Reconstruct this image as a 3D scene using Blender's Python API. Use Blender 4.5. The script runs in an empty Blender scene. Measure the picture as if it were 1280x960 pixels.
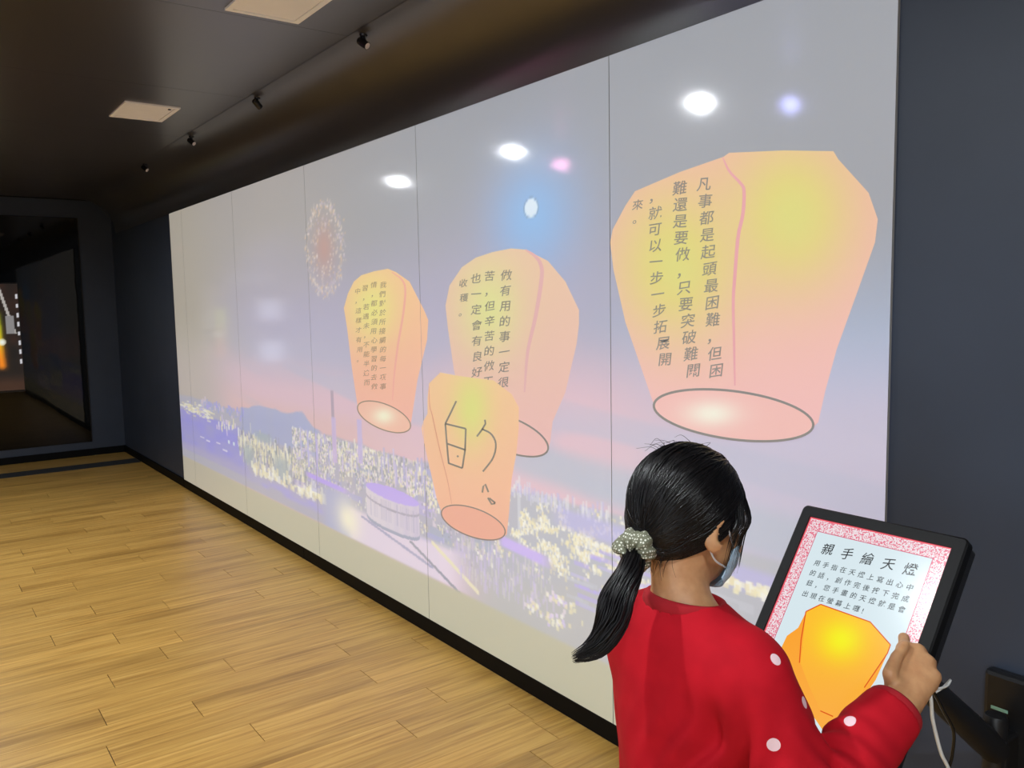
import bpy, bmesh, math, random
import numpy as np
from mathutils import Vector, Matrix

random.seed(7)
rng = np.random.default_rng(7)
scene = bpy.context.scene
C = scene.collection

# ------------------------------------------------------------------ camera
# solved from the photograph: x runs along the picture wall, y towards it, z up
F_PX, YAW, PITCH, ROLL = 1046.17, 0.93716, 0.097957, -0.018259
CAM = np.array([0.0, 0.0, 1.5])
_fw = np.array([-math.sin(YAW) * math.cos(PITCH), math.cos(YAW) * math.cos(PITCH), -math.sin(PITCH)])
_r0 = np.array([math.cos(YAW), math.sin(YAW), 0.0])
_u0 = np.cross(_r0, _fw)
_r = _r0 * math.cos(ROLL) + _u0 * math.sin(ROLL)
_u = -_r0 * math.sin(ROLL) + _u0 * math.cos(ROLL)
cam_data = bpy.data.cameras.new('camera')
cam_data.sensor_width = 36.0
cam_data.lens = F_PX / 1280.0 * 36.0
cam_data.clip_start = 0.02
cam = bpy.data.objects.new('camera', cam_data)
C.objects.link(cam)
cam.matrix_world = Matrix(((_r[0], _u[0], -_fw[0], CAM[0]), (_r[1], _u[1], -_fw[1], CAM[1]),
                           (_r[2], _u[2], -_fw[2], CAM[2]), (0, 0, 0, 1)))
scene.camera = cam

# ------------------------------------------------------------------ world, daylight, exposure
world = bpy.data.worlds.new('world')
scene.world = world
world.use_nodes = True
bg = world.node_tree.nodes['Background']
bg.inputs['Color'].default_value = (0.86, 0.93, 1.0, 1)
bg.inputs['Strength'].default_value = 5.5
vs = scene.view_settings
vs.view_transform = 'Standard'
vs.look = 'None'
vs.gamma = 1.0
vs.use_curve_mapping = False
vs.exposure = 0.0
scene.cycles.sample_clamp_indirect = 6.0
DOWNLIGHT = 2100.0
por = bpy.data.lights.new('window_portal', 'AREA')
por.shape = 'RECTANGLE'
por.size, por.size_y = 3.6, 1.7
por.cycles.is_portal = True
po = bpy.data.objects.new('window_portal', por)
C.objects.link(po)
po.location = (1.3, -3.26, 1.55)
po.rotation_euler = (math.radians(90), 0, 0)

D = 1.873          # picture wall
FAR = -9.46        # far wall
NEAR = 4.5         # wall behind the camera
LEFT = -3.3        # wall opposite the picture wall
CEIL = 2.58


# ------------------------------------------------------------------ geometry helpers
def ray(px):
    d = _fw * F_PX + _r * (px[0] - 640.0) - _u * (px[1] - 480.0)
    return d / np.linalg.norm(d)


def at(px, depth):
    d = ray(px)
    return CAM + d * (depth / (d @ _fw))


def at_y(px, y):
    d = ray(px)
    return CAM + d * (y / d[1])


def mesh_obj(name, verts, faces, mat, parent=None, smooth=False):
    me = bpy.data.meshes.new(name)
    me.from_pydata([tuple(map(float, v)) for v in verts], [], faces)
    me.update()
    if smooth:
        me.polygons.foreach_set('use_smooth', [True] * len(me.polygons))
    o = bpy.data.objects.new(name, me)
    if mat:
        me.materials.append(mat)
    C.objects.link(o)
    if parent:
        o.parent = parent
    return o


def np_obj(name, V, Q, mat, parent=None, smooth=True):
    """fast mesh from arrays: V (n,3), Q (m,k)"""
    V = np.asarray(V, np.float32)
    Q = np.asarray(Q, np.int32)
    me = bpy.data.meshes.new(name)
    me.vertices.add(len(V))
    me.vertices.foreach_set('co', V.ravel())
    k = Q.shape[1]
    me.loops.add(Q.size)
    me.loops.foreach_set('vertex_index', Q.ravel())
    me.polygons.add(len(Q))
    me.polygons.foreach_set('loop_start', np.arange(0, Q.size, k, dtype=np.int32))
    me.polygons.foreach_set('loop_total', np.full(len(Q), k, np.int32))
    me.polygons.foreach_set('use_smooth', np.full(len(Q), smooth, bool))
    me.update(calc_edges=True)
    me.validate()
    if mat:
        me.materials.append(mat)
    o = bpy.data.objects.new(name, me)
    C.objects.link(o)
    if parent:
        o.parent = parent
    return o


def set_col(o, cols, name='paint'):
    a = o.data.attributes.new(name, 'FLOAT_COLOR', 'POINT')
    c = np.ones((len(cols), 4), np.float32)
    c[:, :3] = cols
    a.data.foreach_set('color', c.ravel())


def bm_obj(name, bm, mat, parent=None, smooth=False):
    me = bpy.data.meshes.new(name)
    bm.to_mesh(me)
    bm.free()
    if smooth:
        me.polygons.foreach_set('use_smooth', [True] * len(me.polygons))
    o = bpy.data.objects.new(name, me)
    if mat:
        me.materials.append(mat)
    C.objects.link(o)
    if parent:
        o.parent = parent
    return o


def bm_box(bm, lo, hi, M=None):
    vs_ = [bm.verts.new((x, y, z)) for x in (lo[0], hi[0]) for y in (lo[1], hi[1]) for z in (lo[2], hi[2])]
    for f in ((0, 1, 3, 2), (4, 6, 7, 5), (0, 4, 5, 1), (2, 3, 7, 6), (0, 2, 6, 4), (1, 5, 7, 3)):
        bm.faces.new([vs_[i] for i in f])
    if M is not None:
        bmesh.ops.transform(bm, matrix=M, verts=vs_)
    return vs_


def box(name, lo, hi, mat, parent=None, bevel=0.0, M=None, seg=2):
    bm = bmesh.new()
    bm_box(bm, lo, hi)
    if bevel > 0:
        bmesh.ops.bevel(bm, geom=bm.edges[:], offset=bevel, segments=seg, affect='EDGES', profile=0.5)
    bmesh.ops.recalc_face_normals(bm, faces=bm.faces[:])
    if M is not None:
        bm.transform(M)
    return bm_obj(name, bm, mat, parent, smooth=False)


def lathe(name, prof, mat, parent=None, n=24, M=None, smooth=True):
    """profile [(r,z)...] spun about z"""
    V, Q = [], []
    for r, z in prof:
        for i in range(n):
            a = 2 * math.pi * i / n
            V.append((r * math.cos(a), r * math.sin(a), z))
    for j in range(len(prof) - 1):
        for i in range(n):
            Q.append((j * n + i, j * n + (i + 1) % n, (j + 1) * n + (i + 1) % n, (j + 1) * n + i))
    bm = bmesh.new()
    bv = [bm.verts.new(v) for v in V]
    for q in Q:
        bm.faces.new([bv[i] for i in q])
    bmesh.ops.remove_doubles(bm, verts=bm.verts[:], dist=1e-6)
    bmesh.ops.recalc_face_normals(bm, faces=bm.faces[:])
    if M is not None:
        bm.transform(M)
    o = bm_obj(name, bm, mat, parent)
    if smooth:
        for p_ in o.data.polygons:
            p_.use_smooth = True
        try:
            o.data.set_sharp_from_angle(angle=math.radians(35))
        except Exception:
            pass
    return o


def smooth_path(pts, n):
    """Catmull-Rom through points"""
    pts = np.asarray(pts, float)
    P = np.vstack([2 * pts[0] - pts[1], pts, 2 * pts[-1] - pts[-2]])
    out = []
    m = len(pts) - 1
    for k in range(n + 1):
        t = k / n * m
        i = min(int(t), m - 1)
        f = t - i
        p0, p1, p2, p3 = P[i], P[i + 1], P[i + 2], P[i + 3]
        out.append(0.5 * ((2 * p1) + (-p0 + p2) * f + (2 * p0 - 5 * p1 + 4 * p2 - p3) * f ** 2 + (-p0 + 3 * p1 - 3 * p2 + p3) * f ** 3))
    return np.array(out)


def tube_arrays(path, rad, n=8):
    path = np.asarray(path, float)
    m = len(path)
    rad = np.broadcast_to(np.asarray(rad, float), (m,))
    T = np.gradient(path, axis=0)
    T /= np.linalg.norm(T, axis=1, keepdims=True) + 1e-12
    ref = np.array([0.0, 0.0, 1.0]) if abs(T[0][2]) < 0.9 else np.array([1.0, 0.0, 0.0])
    A = np.cross(T[0], ref)
    A /= np.linalg.norm(A)
    V = []
    for i in range(m):
        A = A - T[i] * (A @ T[i])
        A /= np.linalg.norm(A) + 1e-12
        B = np.cross(T[i], A)
        for j in range(n):
            a = 2 * math.pi * j / n
            V.append(path[i] + rad[i] * (math.cos(a) * A + math.sin(a) * B))
    Q = [(i * n + j, i * n + (j + 1) % n, (i + 1) * n + (j + 1) % n, (i + 1) * n + j) for i in range(m - 1) for j in range(n)]
    return np.array(V), np.array(Q)


def tube(name, path, rad, mat, parent=None, n=8):
    V, Q = tube_arrays(path, rad, n)
    return np_obj(name, V, Q, mat, parent)


def tag(o, label=None, cat=None, group=None, kind=None):
    if label:
        o['label'] = label
    if cat:
        o['category'] = cat
    if group:
        o['group'] = group
    if kind:
        o['kind'] = kind
    return o


def empty(name, loc=(0, 0, 0)):
    o = bpy.data.objects.new(name, None)
    o.empty_display_size = 0.05
    o.location = loc
    C.objects.link(o)
    return o


def copy_tree(o, parent=None):
    c = o.copy()
    C.objects.link(c)
    if parent:
        c.parent = parent
    for ch in [x for x in bpy.data.objects if x.parent == o]:
        copy_tree(ch, c)
    return c


# ------------------------------------------------------------------ material helpers
def lin(c):
    c = np.asarray(c, float) / 255.0
    return np.where(c <= 0.04045, c / 12.92, ((c + 0.055) / 1.055) ** 2.4)


def L3(*c):
    return tuple(float(v) for v in lin(c)) + (1.0,)


class Nodes:
    def __init__(self, name):
        self.m = bpy.data.materials.new(name)
        self.m.use_nodes = True
        self.t = self.m.node_tree
        self.b = self.t.nodes['Principled BSDF']

    def n(self, kind, **kw):
        nd = self.t.nodes.new(kind)
        for k, v in kw.items():
            if k.startswith('i_'):
                nd.inputs[k[2:].replace('_', ' ')].default_value = v
            else:
                setattr(nd, k, v)
        return nd

    def link(self, a, b):
        self.t.links.new(a, b)

    def set(self, **kw):
        for k, v in kw.items():
            self.b.inputs[k.replace('_', ' ')].default_value = v
        return self

    def ramp(self, fac, stops):
        r = self.n('ShaderNodeValToRGB')
        el = r.color_ramp.elements
        while len(el) < len(stops):
            el.new(0.5)
        for e, (p_, c) in zip(el, stops):
            e.position = p_
            e.color = c
        self.link(fac, r.inputs['Fac'])
        return r

    def bump(self, h, strength=0.2, dist=0.002):
        b = self.n('ShaderNodeBump')
        b.inputs['Strength'].default_value = strength
        b.inputs['Distance'].default_value = dist
        self.link(h, b.inputs['Height'])
        self.link(b.outputs['Normal'], self.b.inputs['Normal'])
        return b

    def coords(self, scale=(1, 1, 1), which='Object'):
        tc = self.n('ShaderNodeTexCoord')
        mp = self.n('ShaderNodeMapping')
        mp.inputs['Scale'].default_value = scale
        self.link(tc.outputs[which], mp.inputs['Vector'])
        return mp.outputs['Vector']


def plain(name, col, rough=0.5, metal=0.0, noise=0.0, nscale=40.0, bump=0.0, **kw):
    N = Nodes(name)
    N.set(Base_Color=col, Roughness=rough, Metallic=metal)
    for k, v in kw.items():
        N.b.inputs[k.replace('_', ' ')].default_value = v
    if noise or bump:
        v = N.coords()
        t = N.n('ShaderNodeTexNoise')
        t.inputs['Scale'].default_value = nscale
        t.inputs['Detail'].default_value = 4
        N.link(v, t.inputs['Vector'])
        if noise:
            a = tuple(max(0, c * (1 - noise)) for c in col[:3]) + (1,)
            b = tuple(min(1, c * (1 + noise)) for c in col[:3]) + (1,)
            r = N.ramp(t.outputs['Fac'], [(0.3, a), (0.7, b)])
            N.link(r.outputs['Color'], N.b.inputs['Base Color'])
        if bump:
            N.bump(t.outputs['Fac'], bump, 0.002)
    return N.m


M = {}
M['wall'] = plain('dark_slate_paint', L3(56, 64, 79), 0.5, noise=0.10, nscale=3.0, bump=0.03)
M['ceiling'] = plain('dark_bronze_metal_panel', L3(60, 57, 56), 0.30, noise=0.08, nscale=1.5, IOR=2.0)
M['seam'] = plain('joint_black', L3(12, 12, 12), 0.8)
M['base'] = plain('black_skirting', L3(6, 6, 7), 0.6, noise=0.1)
M['base'].node_tree.nodes['Principled BSDF'].inputs['Specular IOR Level'].default_value = 0.15
M['cream'] = plain('cream_metal', L3(250, 246, 236), 0.5, noise=0.03, nscale=6)
M['black_plastic'] = plain('black_plastic', L3(18, 18, 20), 0.38, noise=0.1, nscale=60)
M['black_metal'] = plain('black_metal', L3(22, 21, 22), 0.42, noise=0.1, nscale=60)
M['black_satin'] = plain('black_satin', L3(10, 10, 11), 0.25)
M['white_plastic'] = plain('white_plastic', L3(225, 225, 222), 0.45, noise=0.02)
M['pale_face'] = plain('pale_lens_face', L3(238, 226, 224), 0.3, noise=0.03)
M['rubber'] = plain('dark_rubber', L3(46, 48, 50), 0.7, noise=0.15, nscale=80)
M['outer_wall'] = plain('dark_plaster', L3(90, 92, 98), 0.7, noise=0.08, nscale=3.0)


def wood():
    N = Nodes('oak_laminate')
    v = N.coords((60, 2.2, 60))
    oi = N.n('ShaderNodeObjectInfo')
    add = N.n('ShaderNodeVectorMath', operation='ADD')
    mul = N.n('ShaderNodeVectorMath', operation='SCALE')
    cmb = N.n('ShaderNodeCombineXYZ')
    N.link(oi.outputs['Random'], cmb.inputs[0])
    N.link(oi.outputs['Random'], cmb.inputs[1])
    N.link(cmb.outputs[0], mul.inputs[0])
    mul.inputs['Scale'].default_value = 37.0
    N.link(v, add.inputs[0])
    N.link(mul.outputs[0], add.inputs[1])
    t = N.n('ShaderNodeTexNoise')
    t.inputs['Scale'].default_value = 1.0
    t.inputs['Detail'].default_value = 6
    t.inputs['Roughness'].default_value = 0.62
    t.inputs['Distortion'].default_value = 0.6
    N.link(add.outputs[0], t.inputs['Vector'])
    r = N.ramp(t.outputs['Fac'], [(0.24, L3(130, 90, 35)), (0.38, L3(181, 136, 64)), (0.55, L3(203, 159, 81)), (0.75, L3(222, 182, 103))])
    # slow streaks and knots along the board
    v2 = N.coords((9, 0.9, 9))
    add2 = N.n('ShaderNodeVectorMath', operation='ADD')
    N.link(v2, add2.inputs[0])
    N.link(mul.outputs[0], add2.inputs[1])
    t2 = N.n('ShaderNodeTexNoise')
    t2.inputs['Scale'].default_value = 1.0
    t2.inputs['Detail'].default_value = 3
    N.link(add2.outputs[0], t2.inputs['Vector'])
    r2 = N.ramp(t2.outputs['Fac'], [(0.30, (0.66, 0.62, 0.54, 1)), (0.48, (0.97, 0.97, 0.96, 1)), (0.7, (1.05, 1.04, 1.02, 1))])
    mx = N.n('ShaderNodeMix', data_type='RGBA', blend_type='MULTIPLY')
    mx.inputs['Factor'].default_value = 1.0
    N.link(r.outputs['Color'], mx.inputs['A'])
    N.link(r2.outputs['Color'], mx.inputs['B'])
    hsv = N.n('ShaderNodeHueSaturation')
    mr = N.n('ShaderNodeMapRange')
    mr.inputs['To Min'].default_value = 0.93
    mr.inputs['To Max'].default_value = 1.05
    N.link(oi.outputs['Random'], mr.inputs['Value'])
    N.link(mr.outputs['Result'], hsv.inputs['Value'])
    N.link(mx.outputs['Result'], hsv.inputs['Color'])
    N.link(hsv.outputs['Color'], N.b.inputs['Base Color'])
    N.set(Roughness=0.36)
    N.bump(t.outputs['Fac'], 0.12, 0.001)
    return N.m


M['wood'] = wood()

# ------------------------------------------------------------------ room shell
fl = box('floor', (FAR, LEFT, -0.06), (NEAR, D, -0.006), M['seam'])
tag(fl, kind='structure')
PW, PL = 0.155, 0.96
known = {-8: .479, -7: .715, -5: .845, -4: .604, -3: 1.032, -2: .516, -1: .813, 0: .484, 1: .93, 2: 1.577, 3: 1.358, 4: 1.751, 6: 1.611}
far_bm = bmesh.new()
prev = 0.2
i = -42
rows = []
while True:
    x0 = -3.061 + i * PW
    if x0 > NEAR - 0.01:
        break
    if x0 + PW > FAR:
        prev = (prev + random.choice((0.24, 0.31, 0.42, 0.55))) % PL
        off = known.get(i, prev)
        a, b = max(x0, FAR) + 0.0003, min(x0 + PW, NEAR) - 0.0003
        y = off - PL * math.ceil((off - LEFT) / PL)
        while y < D - 0.001:
            lo, hi = max(y, LEFT) + 0.0013, min(y + PL, D) - 0.0013
            if hi - lo > 0.02:
                if x0 < -1.2 and hi > -0.05 + max(0.0, (-3.2 - x0) * 0.08):
                    o = box('plank', (-(b - a) / 2, -(hi - lo) / 2, -0.006), ((b - a) / 2, (hi - lo) / 2, 0), M['wood'], fl)
                    o.location = ((a + b) / 2, (lo + hi) / 2, 0)
                else:
                    bm_box(far_bm, (a, lo, -0.006), (b, hi, 0))
            y += PL
    i += 1
bmesh.ops.recalc_face_normals(far_bm, faces=far_bm.faces[:])
tag(bm_obj('plank_field', far_bm, M['wood'], fl), kind='stuff')

# walls
tag(box('wall_right', (FAR - 0.1, D, 0), (NEAR + 0.1, D + 0.1, CEIL + 0.1), M['wall']), kind='structure')
tag(box('wall_back', (FAR - 0.1, LEFT, 0), (FAR, D, CEIL + 0.1), M['wall']), kind='structure')
tag(box('wall_front', (NEAR, LEFT, 0), (NEAR + 0.1, D, CEIL + 0.1), M['outer_wall']), kind='structure')
wx0, wx1, wz0, wz1 = -0.5, 3.1, 0.7, 2.4
bm = bmesh.new()
bm_box(bm, (FAR - 0.1, LEFT - 0.1, 0), (NEAR + 0.1, LEFT, wz0))
bm_box(bm, (FAR - 0.1, LEFT - 0.1, wz1), (NEAR + 0.1, LEFT, CEIL + 0.1))
bm_box(bm, (FAR - 0.1, LEFT - 0.1, wz0), (wx0, LEFT, wz1))
bm_box(bm, (wx1, LEFT - 0.1, wz0), (NEAR + 0.1, LEFT, wz1))
tag(bm_obj('wall_left', bm, M['outer_wall']), kind='structure')
win = tag(empty('unseen_window_1', ((wx0 + wx1) / 2, LEFT - 0.05, wz0)), kind='structure')  # unseen window, added on this wall to let daylight in
bm = bmesh.new()
for k in range(4):
    xx = (wx1 - wx0) * (k / 3 - 0.5)
    bm_box(bm, (xx - 0.025, -0.03, 0), (xx + 0.025, 0.03, wz1 - wz0))
for zz in (0.0, wz1 - wz0 - 0.05):
    bm_box(bm, (-(wx1 - wx0) / 2, -0.03, zz), ((wx1 - wx0) / 2, 0.03, zz + 0.05))
bm_obj('window_frame', bm, M['white_plastic'], win)
G = Nodes('window_glass')
tr = G.n('ShaderNodeBsdfTransparent')
gl = G.n('ShaderNodeBsdfGlossy')
gl.inputs['Roughness'].default_value = 0.02
mixs = G.n('ShaderNodeMixShader')
mixs.inputs[0].default_value = 0.06
G.link(tr.outputs[0], mixs.inputs[1])
G.link(gl.outputs[0], mixs.inputs[2])
G.link(mixs.outputs[0], G.t.nodes['Material Output'].inputs['Surface'])
for k in range(3):
    xx = (wx1 - wx0) * (k / 3 - 0.5)
    box('pane', (xx + 0.025, -0.004, 0.05), (xx + (wx1 - wx0) / 3 - 0.025, 0.004, wz1 - wz0 - 0.05), G.m, win)

# baseboards
br = tag(empty('baseboard_right', (0, D, 0)), kind='structure')
for a, b in ((FAR, -7.2), (-7.2, -4.65), (-4.65, -1.86), (-1.86, 1.2), (1.2, NEAR)):
    box('baseboard_length', (a + 0.0008, -0.013, 0.0005), (b - 0.0008, 0, 0.071), M['base'], br, bevel=0.002, seg=1)
tag(box('baseboard_back', (FAR, LEFT, 0.0005), (FAR + 0.013, D - 0.0135, 0.071), M['base'], bevel=0.002, seg=1), kind='structure')

# ceiling: flat panels, then the cove that bends down onto the picture wall
ce = tag(box('ceiling', (FAR, LEFT, CEIL + 0.012), (NEAR, D, CEIL + 0.1), M['seam']), kind='structure')
CP = 1.2125
CY, CR = 1.56, 0.305
for k in range(-4, 7):
    a = max(-3.2 + (k - 1) * CP, FAR) + 0.0012
    b = min(-3.2 + k * CP, NEAR) - 0.0012
    if b - a < 0.05:
        continue
    box('ceiling_panel', (a, LEFT, CEIL), (b, CY - 0.0012, CEIL + 0.012), M['ceiling'], ce)
    V, Q = [], []
    nseg = 14
    for j in range(nseg + 1):
        t = j / nseg * math.pi / 2
        y = CY + (D - 0.003 - CY) * math.sin(t)
        z = 2.262 + (CEIL - 2.262) * math.cos(t)
        V += [(a, y, z), (b, y, z)]
    for j in range(nseg):
        Q.append((2 * j, 2 * j + 2, 2 * j + 3, 2 * j + 1))
    o = np_obj('cove_panel', V, Q, M['ceiling'], ce)
    so = o.modifiers.new('thick', 'SOLIDIFY')
    so.thickness = 0.003
    so.offset = 0
    so.use_rim = False

# dark strip let into the floor before the far wall
tag(box('floor_strip', (-8.95, LEFT + 0.01, 0.0003), (-8.70, D - 0.016, 0.004), M['rubber'], bevel=0.0015, seg=1),
    'flat dark grey strip lying across the wooden floor before the far wall', 'floor strip')
# ------------------------------------------------------------------ far wall: black glass and lit display
N = Nodes('black_glass')
N.set(Base_Color=L3(7, 9, 10), Roughness=0.03, IOR=1.42)
v = N.coords((1, 2, 2))
t = N.n('ShaderNodeTexNoise')
t.inputs['Scale'].default_value = 2.0
N.link(v, t.inputs['Vector'])
N.bump(t.outputs['Fac'], 0.04, 0.01)
M['black_glass'] = N.m
gp = tag(empty('black_glass_panel', (FAR + 0.001, 0.15, 0.147)),
         'large glossy black glass panel on the dark far wall at the left edge', 'glass panel')
box('glass', (0, -1.6, 0), (0.012, 1.405, 2.27), M['black_glass'], gp, bevel=0.002, seg=1)
box('edge_strip', (0, 1.405, 0), (0.014, 1.412, 2.27), M['black_metal'], gp)


def emissive_paint(name, base=(0.02, 0.02, 0.02, 1), strength=1.0, rough=0.3, coat=0.0, coat_rough=0.1, spec=0.5):
    N_ = Nodes(name)
    N_.set(Base_Color=base, Roughness=rough, Coat_Weight=coat, Coat_Roughness=coat_rough, Emission_Strength=strength)
    N_.b.inputs['Specular IOR Level'].default_value = spec
    a = N_.n('ShaderNodeAttribute', attribute_name='paint')
    N_.link(a.outputs['Color'], N_.b.inputs['Emission Color'])
    return N_


def value_noise(x, y, seed=0):
    r = np.random.default_rng(seed)
    T = r.random((64, 64))
    xi, yi = np.floor(x).astype(int), np.floor(y).astype(int)
    fx, fy = x - xi, y - yi
    fx, fy = fx * fx * (3 - 2 * fx), fy * fy * (3 - 2 * fy)
    g = lambda i_, j_: T[i_ % 64, j_ % 64]
    return (g(xi, yi) * (1 - fx) + g(xi + 1, yi) * fx) * (1 - fy) + (g(xi, yi + 1) * (1 - fx) + g(xi + 1, yi + 1) * fx) * fy


def sstep(a, b, x):
    t_ = np.clip((x - a) / (b - a), 0, 1)
    return t_ * t_ * (3 - 2 * t_)


# display picture (lit)
dn_y, dn_z = 200, 120
dy0, dy1, dz0, dz1 = -0.75, 0.99, 0.73, 1.76
yy, zz = np.meshgrid(np.linspace(dy0, dy1, dn_y), np.linspace(dz0, dz1, dn_z), indexing='ij')
pic = np.zeros((dn_y, dn_z, 3))
pic[:] = (40, 26, 20)
pic += (value_noise(yy * 14, zz * 9, 3)[..., None] - 0.5) * np.array([40, 16, 8])
fl_ = sstep(0.95, 0.76, zz)
pic = pic * (1 - fl_[..., None]) + np.array([80, 50, 34]) * fl_[..., None]
g = np.exp(-((yy - 0.80 - (zz - 1.2) * -0.06) / 0.045) ** 2) * sstep(0.9, 0.98, zz) * sstep(1.55, 1.45, zz)
col = np.stack([np.full_like(yy, 235), 130 + 125 * sstep(1.0, 1.4, zz), np.full_like(yy, 20)], -1)
pic = pic * (1 - g[..., None]) + col * g[..., None]
g = np.clip(1 - np.hypot((yy - 0.83) / 0.035, (zz - 1.2) / 0.035), 0, 1) ** 0.3
pic = pic * (1 - g[..., None]) + np.array([235, 240, 235]) * g[..., None]
g = (np.abs(yy - (0.945 - (zz - 1.28) * 0.25)) < 0.012) * (zz > 1.28) * (zz < 1.72)
pic[g > 0] = (170, 165, 160)
g = (np.abs(yy - 0.905) < 0.035) * (zz > 1.28) * (zz < 1.45)
pic[g > 0] = (130, 128, 128)
g = (np.abs(yy - 0.975) < 0.008) * (np.sin(zz * 70) > 0.1) * (zz > 0.95) * (zz < 1.7)
pic[g > 0] = (200, 200, 205)
g = np.maximum(np.exp(-((zz - 1.46) / 0.15) ** 4), np.exp(-((zz - 0.98) / 0.15) ** 4)) * sstep(0.22, 0.08, np.abs(yy - 0.22))
pic = pic * (1 - g[..., None]) + np.array([225, 232, 255]) * g[..., None]
wd = tag(empty('wall_display', (FAR + 0.014, 0.155, 0.70)),
         'glowing orange and green picture display low on the black glass at far left', 'display')
box('display_housing', (0, dy0 - 0.155 - 0.02, 0.01), (0.012, dy1 - 0.155 + 0.006, dz1 - 0.70 + 0.01), M['black_satin'], wd)
V = np.stack([np.full(yy.size, 0.0125), yy.ravel() - 0.155, zz.ravel() - 0.70], -1)
idx = np.arange(dn_y * dn_z).reshape(dn_y, dn_z)
Q = np.stack([idx[:-1, :-1], idx[1:, :-1], idx[1:, 1:], idx[:-1, 1:]], -1).reshape(-1, 4)
o = np_obj('display_picture', V, Q, emissive_paint('display_light', strength=1.0).m, wd)
set_col(o, lin(np.clip(pic, 0, 255)).reshape(-1, 3) * np.where(pic.reshape(-1, 3).max(1, keepdims=True) > 120, 1.0, 0.55))

# ------------------------------------------------------------------ picture wall: white panels with the projected picture, its light painted as glow
SX0, SX1, SZ0, SZ1 = -7.19, -1.046, 0.0725, 2.260
AMB_K = 1.06                                  # the panels under room light alone: measured fit over x and z
AMB_C = np.array([[-1.2201, -1.2701, -1.2599], [-0.0715, -0.0174, 0.0966], [-0.0146, -0.0105, 0.0014], [0.0017, 0.0017, 0.002], [-0.5716, -0.6776, -0.8692],
                  [0.7902, 0.953, 1.1157], [-0.2695, -0.322, -0.3621], [0.0425, 0.003, -0.093], [0.0075, 0.0064, 0.0016], [0.0194, 0.0325, 0.0567]])


def amb(x_, z_):
    o_ = np.ones_like(x_)
    return AMB_K * np.exp(np.stack([o_, x_, x_ ** 2, x_ ** 3, z_, z_ ** 2, z_ ** 3, x_ * z_, x_ * x_ * z_, x_ * z_ * z_], -1) @ AMB_C)


def px_amb(px):
    """room light on the panels at photograph pixels"""
    q = np.array([at_y(k, D - 0.012) for k in np.atleast_2d(px)])
    return amb(q[:, 0], q[:, 2])

RES = 0.004
xs = np.arange(SX0, SX1 + RES, RES)
zs = np.arange(SZ0, SZ1 + RES, RES)
Xg, Zg = np.meshgrid(xs, zs, indexing='ij')
img = np.zeros(Xg.shape + (3,))


def mixc(mask, colr):
    global img
    m_ = np.clip(mask, 0, 1)[..., None]
    img = img * (1 - m_) + np.asarray(colr, float) * m_


img[:] = (162, 164, 171)
mixc(sstep(1.2, 0.3, Zg), (178, 174, 164))
mixc(sstep(-2.6, -5.2, Xg) * 0.9, (180, 172, 166))
mixc(sstep(-5.6, -7.0, Xg) * 0.8, (182, 172, 154))  # left end: glow painted in where room light is weak
wob = (value_noise(Xg * 0.8 + 5, Zg * 2.5 - Xg * 0.25, 1) - 0.5)
mixc(sstep(2.0, 1.45, Zg + wob * 0.2) * sstep(-6.6, -5.0, Xg) * sstep(-0.9, -2.6, Xg), (184, 178, 200))
mixc(sstep(1.75, 1.2, Zg + wob * 0.1) * sstep(-2.3, -1.5, Xg), (172, 186, 216))
pk = sstep(1.36, 1.05, Zg + wob * 0.25 - (Xg + 4) * 0.03)
mixc(pk * sstep(-6.9, -5.2, Xg) * (1 - 0.55 * sstep(-2.2, -1.4, Xg)), (224, 184, 196))
mixc(sstep(1.02, 0.86, Zg + wob * 0.2) * sstep(-6.6, -5.4, Xg) * sstep(-2.9, -4.2, Xg), (226, 182, 180))
st = sstep(0.56, 0.72, value_noise(Xg * 1.1 + 9, Zg * 9 + Xg * 0.9, 2)) * sstep(1.25, 1.05, Zg) * sstep(0.78, 0.86, Zg)
mixc(st * 0.55 * sstep(-6.0, -4.5, Xg), (182, 182, 204))
mixc(sstep(0.10, 0.03, np.abs(Zg - 0.91 + (Xg + 2.3) * 0.05)) * sstep(-2.9, -2.4, Xg) * 0.8, (178, 184, 200))
mixc(sstep(-5.6, -6.6, Xg) * sstep(1.4, 0.9, Zg) * 0.6, (196, 178, 172))
# glow and moon
dm = np.hypot((Xg + 2.397) / 0.30, (Zg - 1.80) / 0.25)
mixc(np.exp(-(dm * 1.0) ** 2) * 0.5, (168, 176, 226))
mixc(np.exp(-(dm * 1.3) ** 2) * 0.9, (146, 192, 240))
dm = np.hypot((Xg + 2.399) / 0.040, (Zg - 1.832) / 0.034)
mixc(sstep(1.16, 1.06, dm), (128, 160, 196))
mixc(sstep(1.0, 0.92, dm), (226, 242, 255))
# firework
df = np.hypot((Xg + 4.19) / 0.20, (Zg - 1.80) / 0.21)
mixc(np.exp(-(df * 1.5) ** 2) * 0.75, (205, 158, 146))


def dab(x_, z_, w_, h_, colr, a_=1.0):
    i0, i1 = int((x_ - w_ / 2 - SX0) / RES), int(math.ceil((x_ + w_ / 2 - SX0) / RES))
    j0, j1 = int((z_ - h_ / 2 - SZ0) / RES), int(math.ceil((z_ + h_ / 2 - SZ0) / RES))
    i0, j0 = max(i0, 0), max(j0, 0)
    if i1 <= i0 or j1 <= j0:
        return
    img[i0:i1, j0:j1] = img[i0:i1, j0:j1] * (1 - a_) + np.asarray(colr, float) * a_


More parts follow.
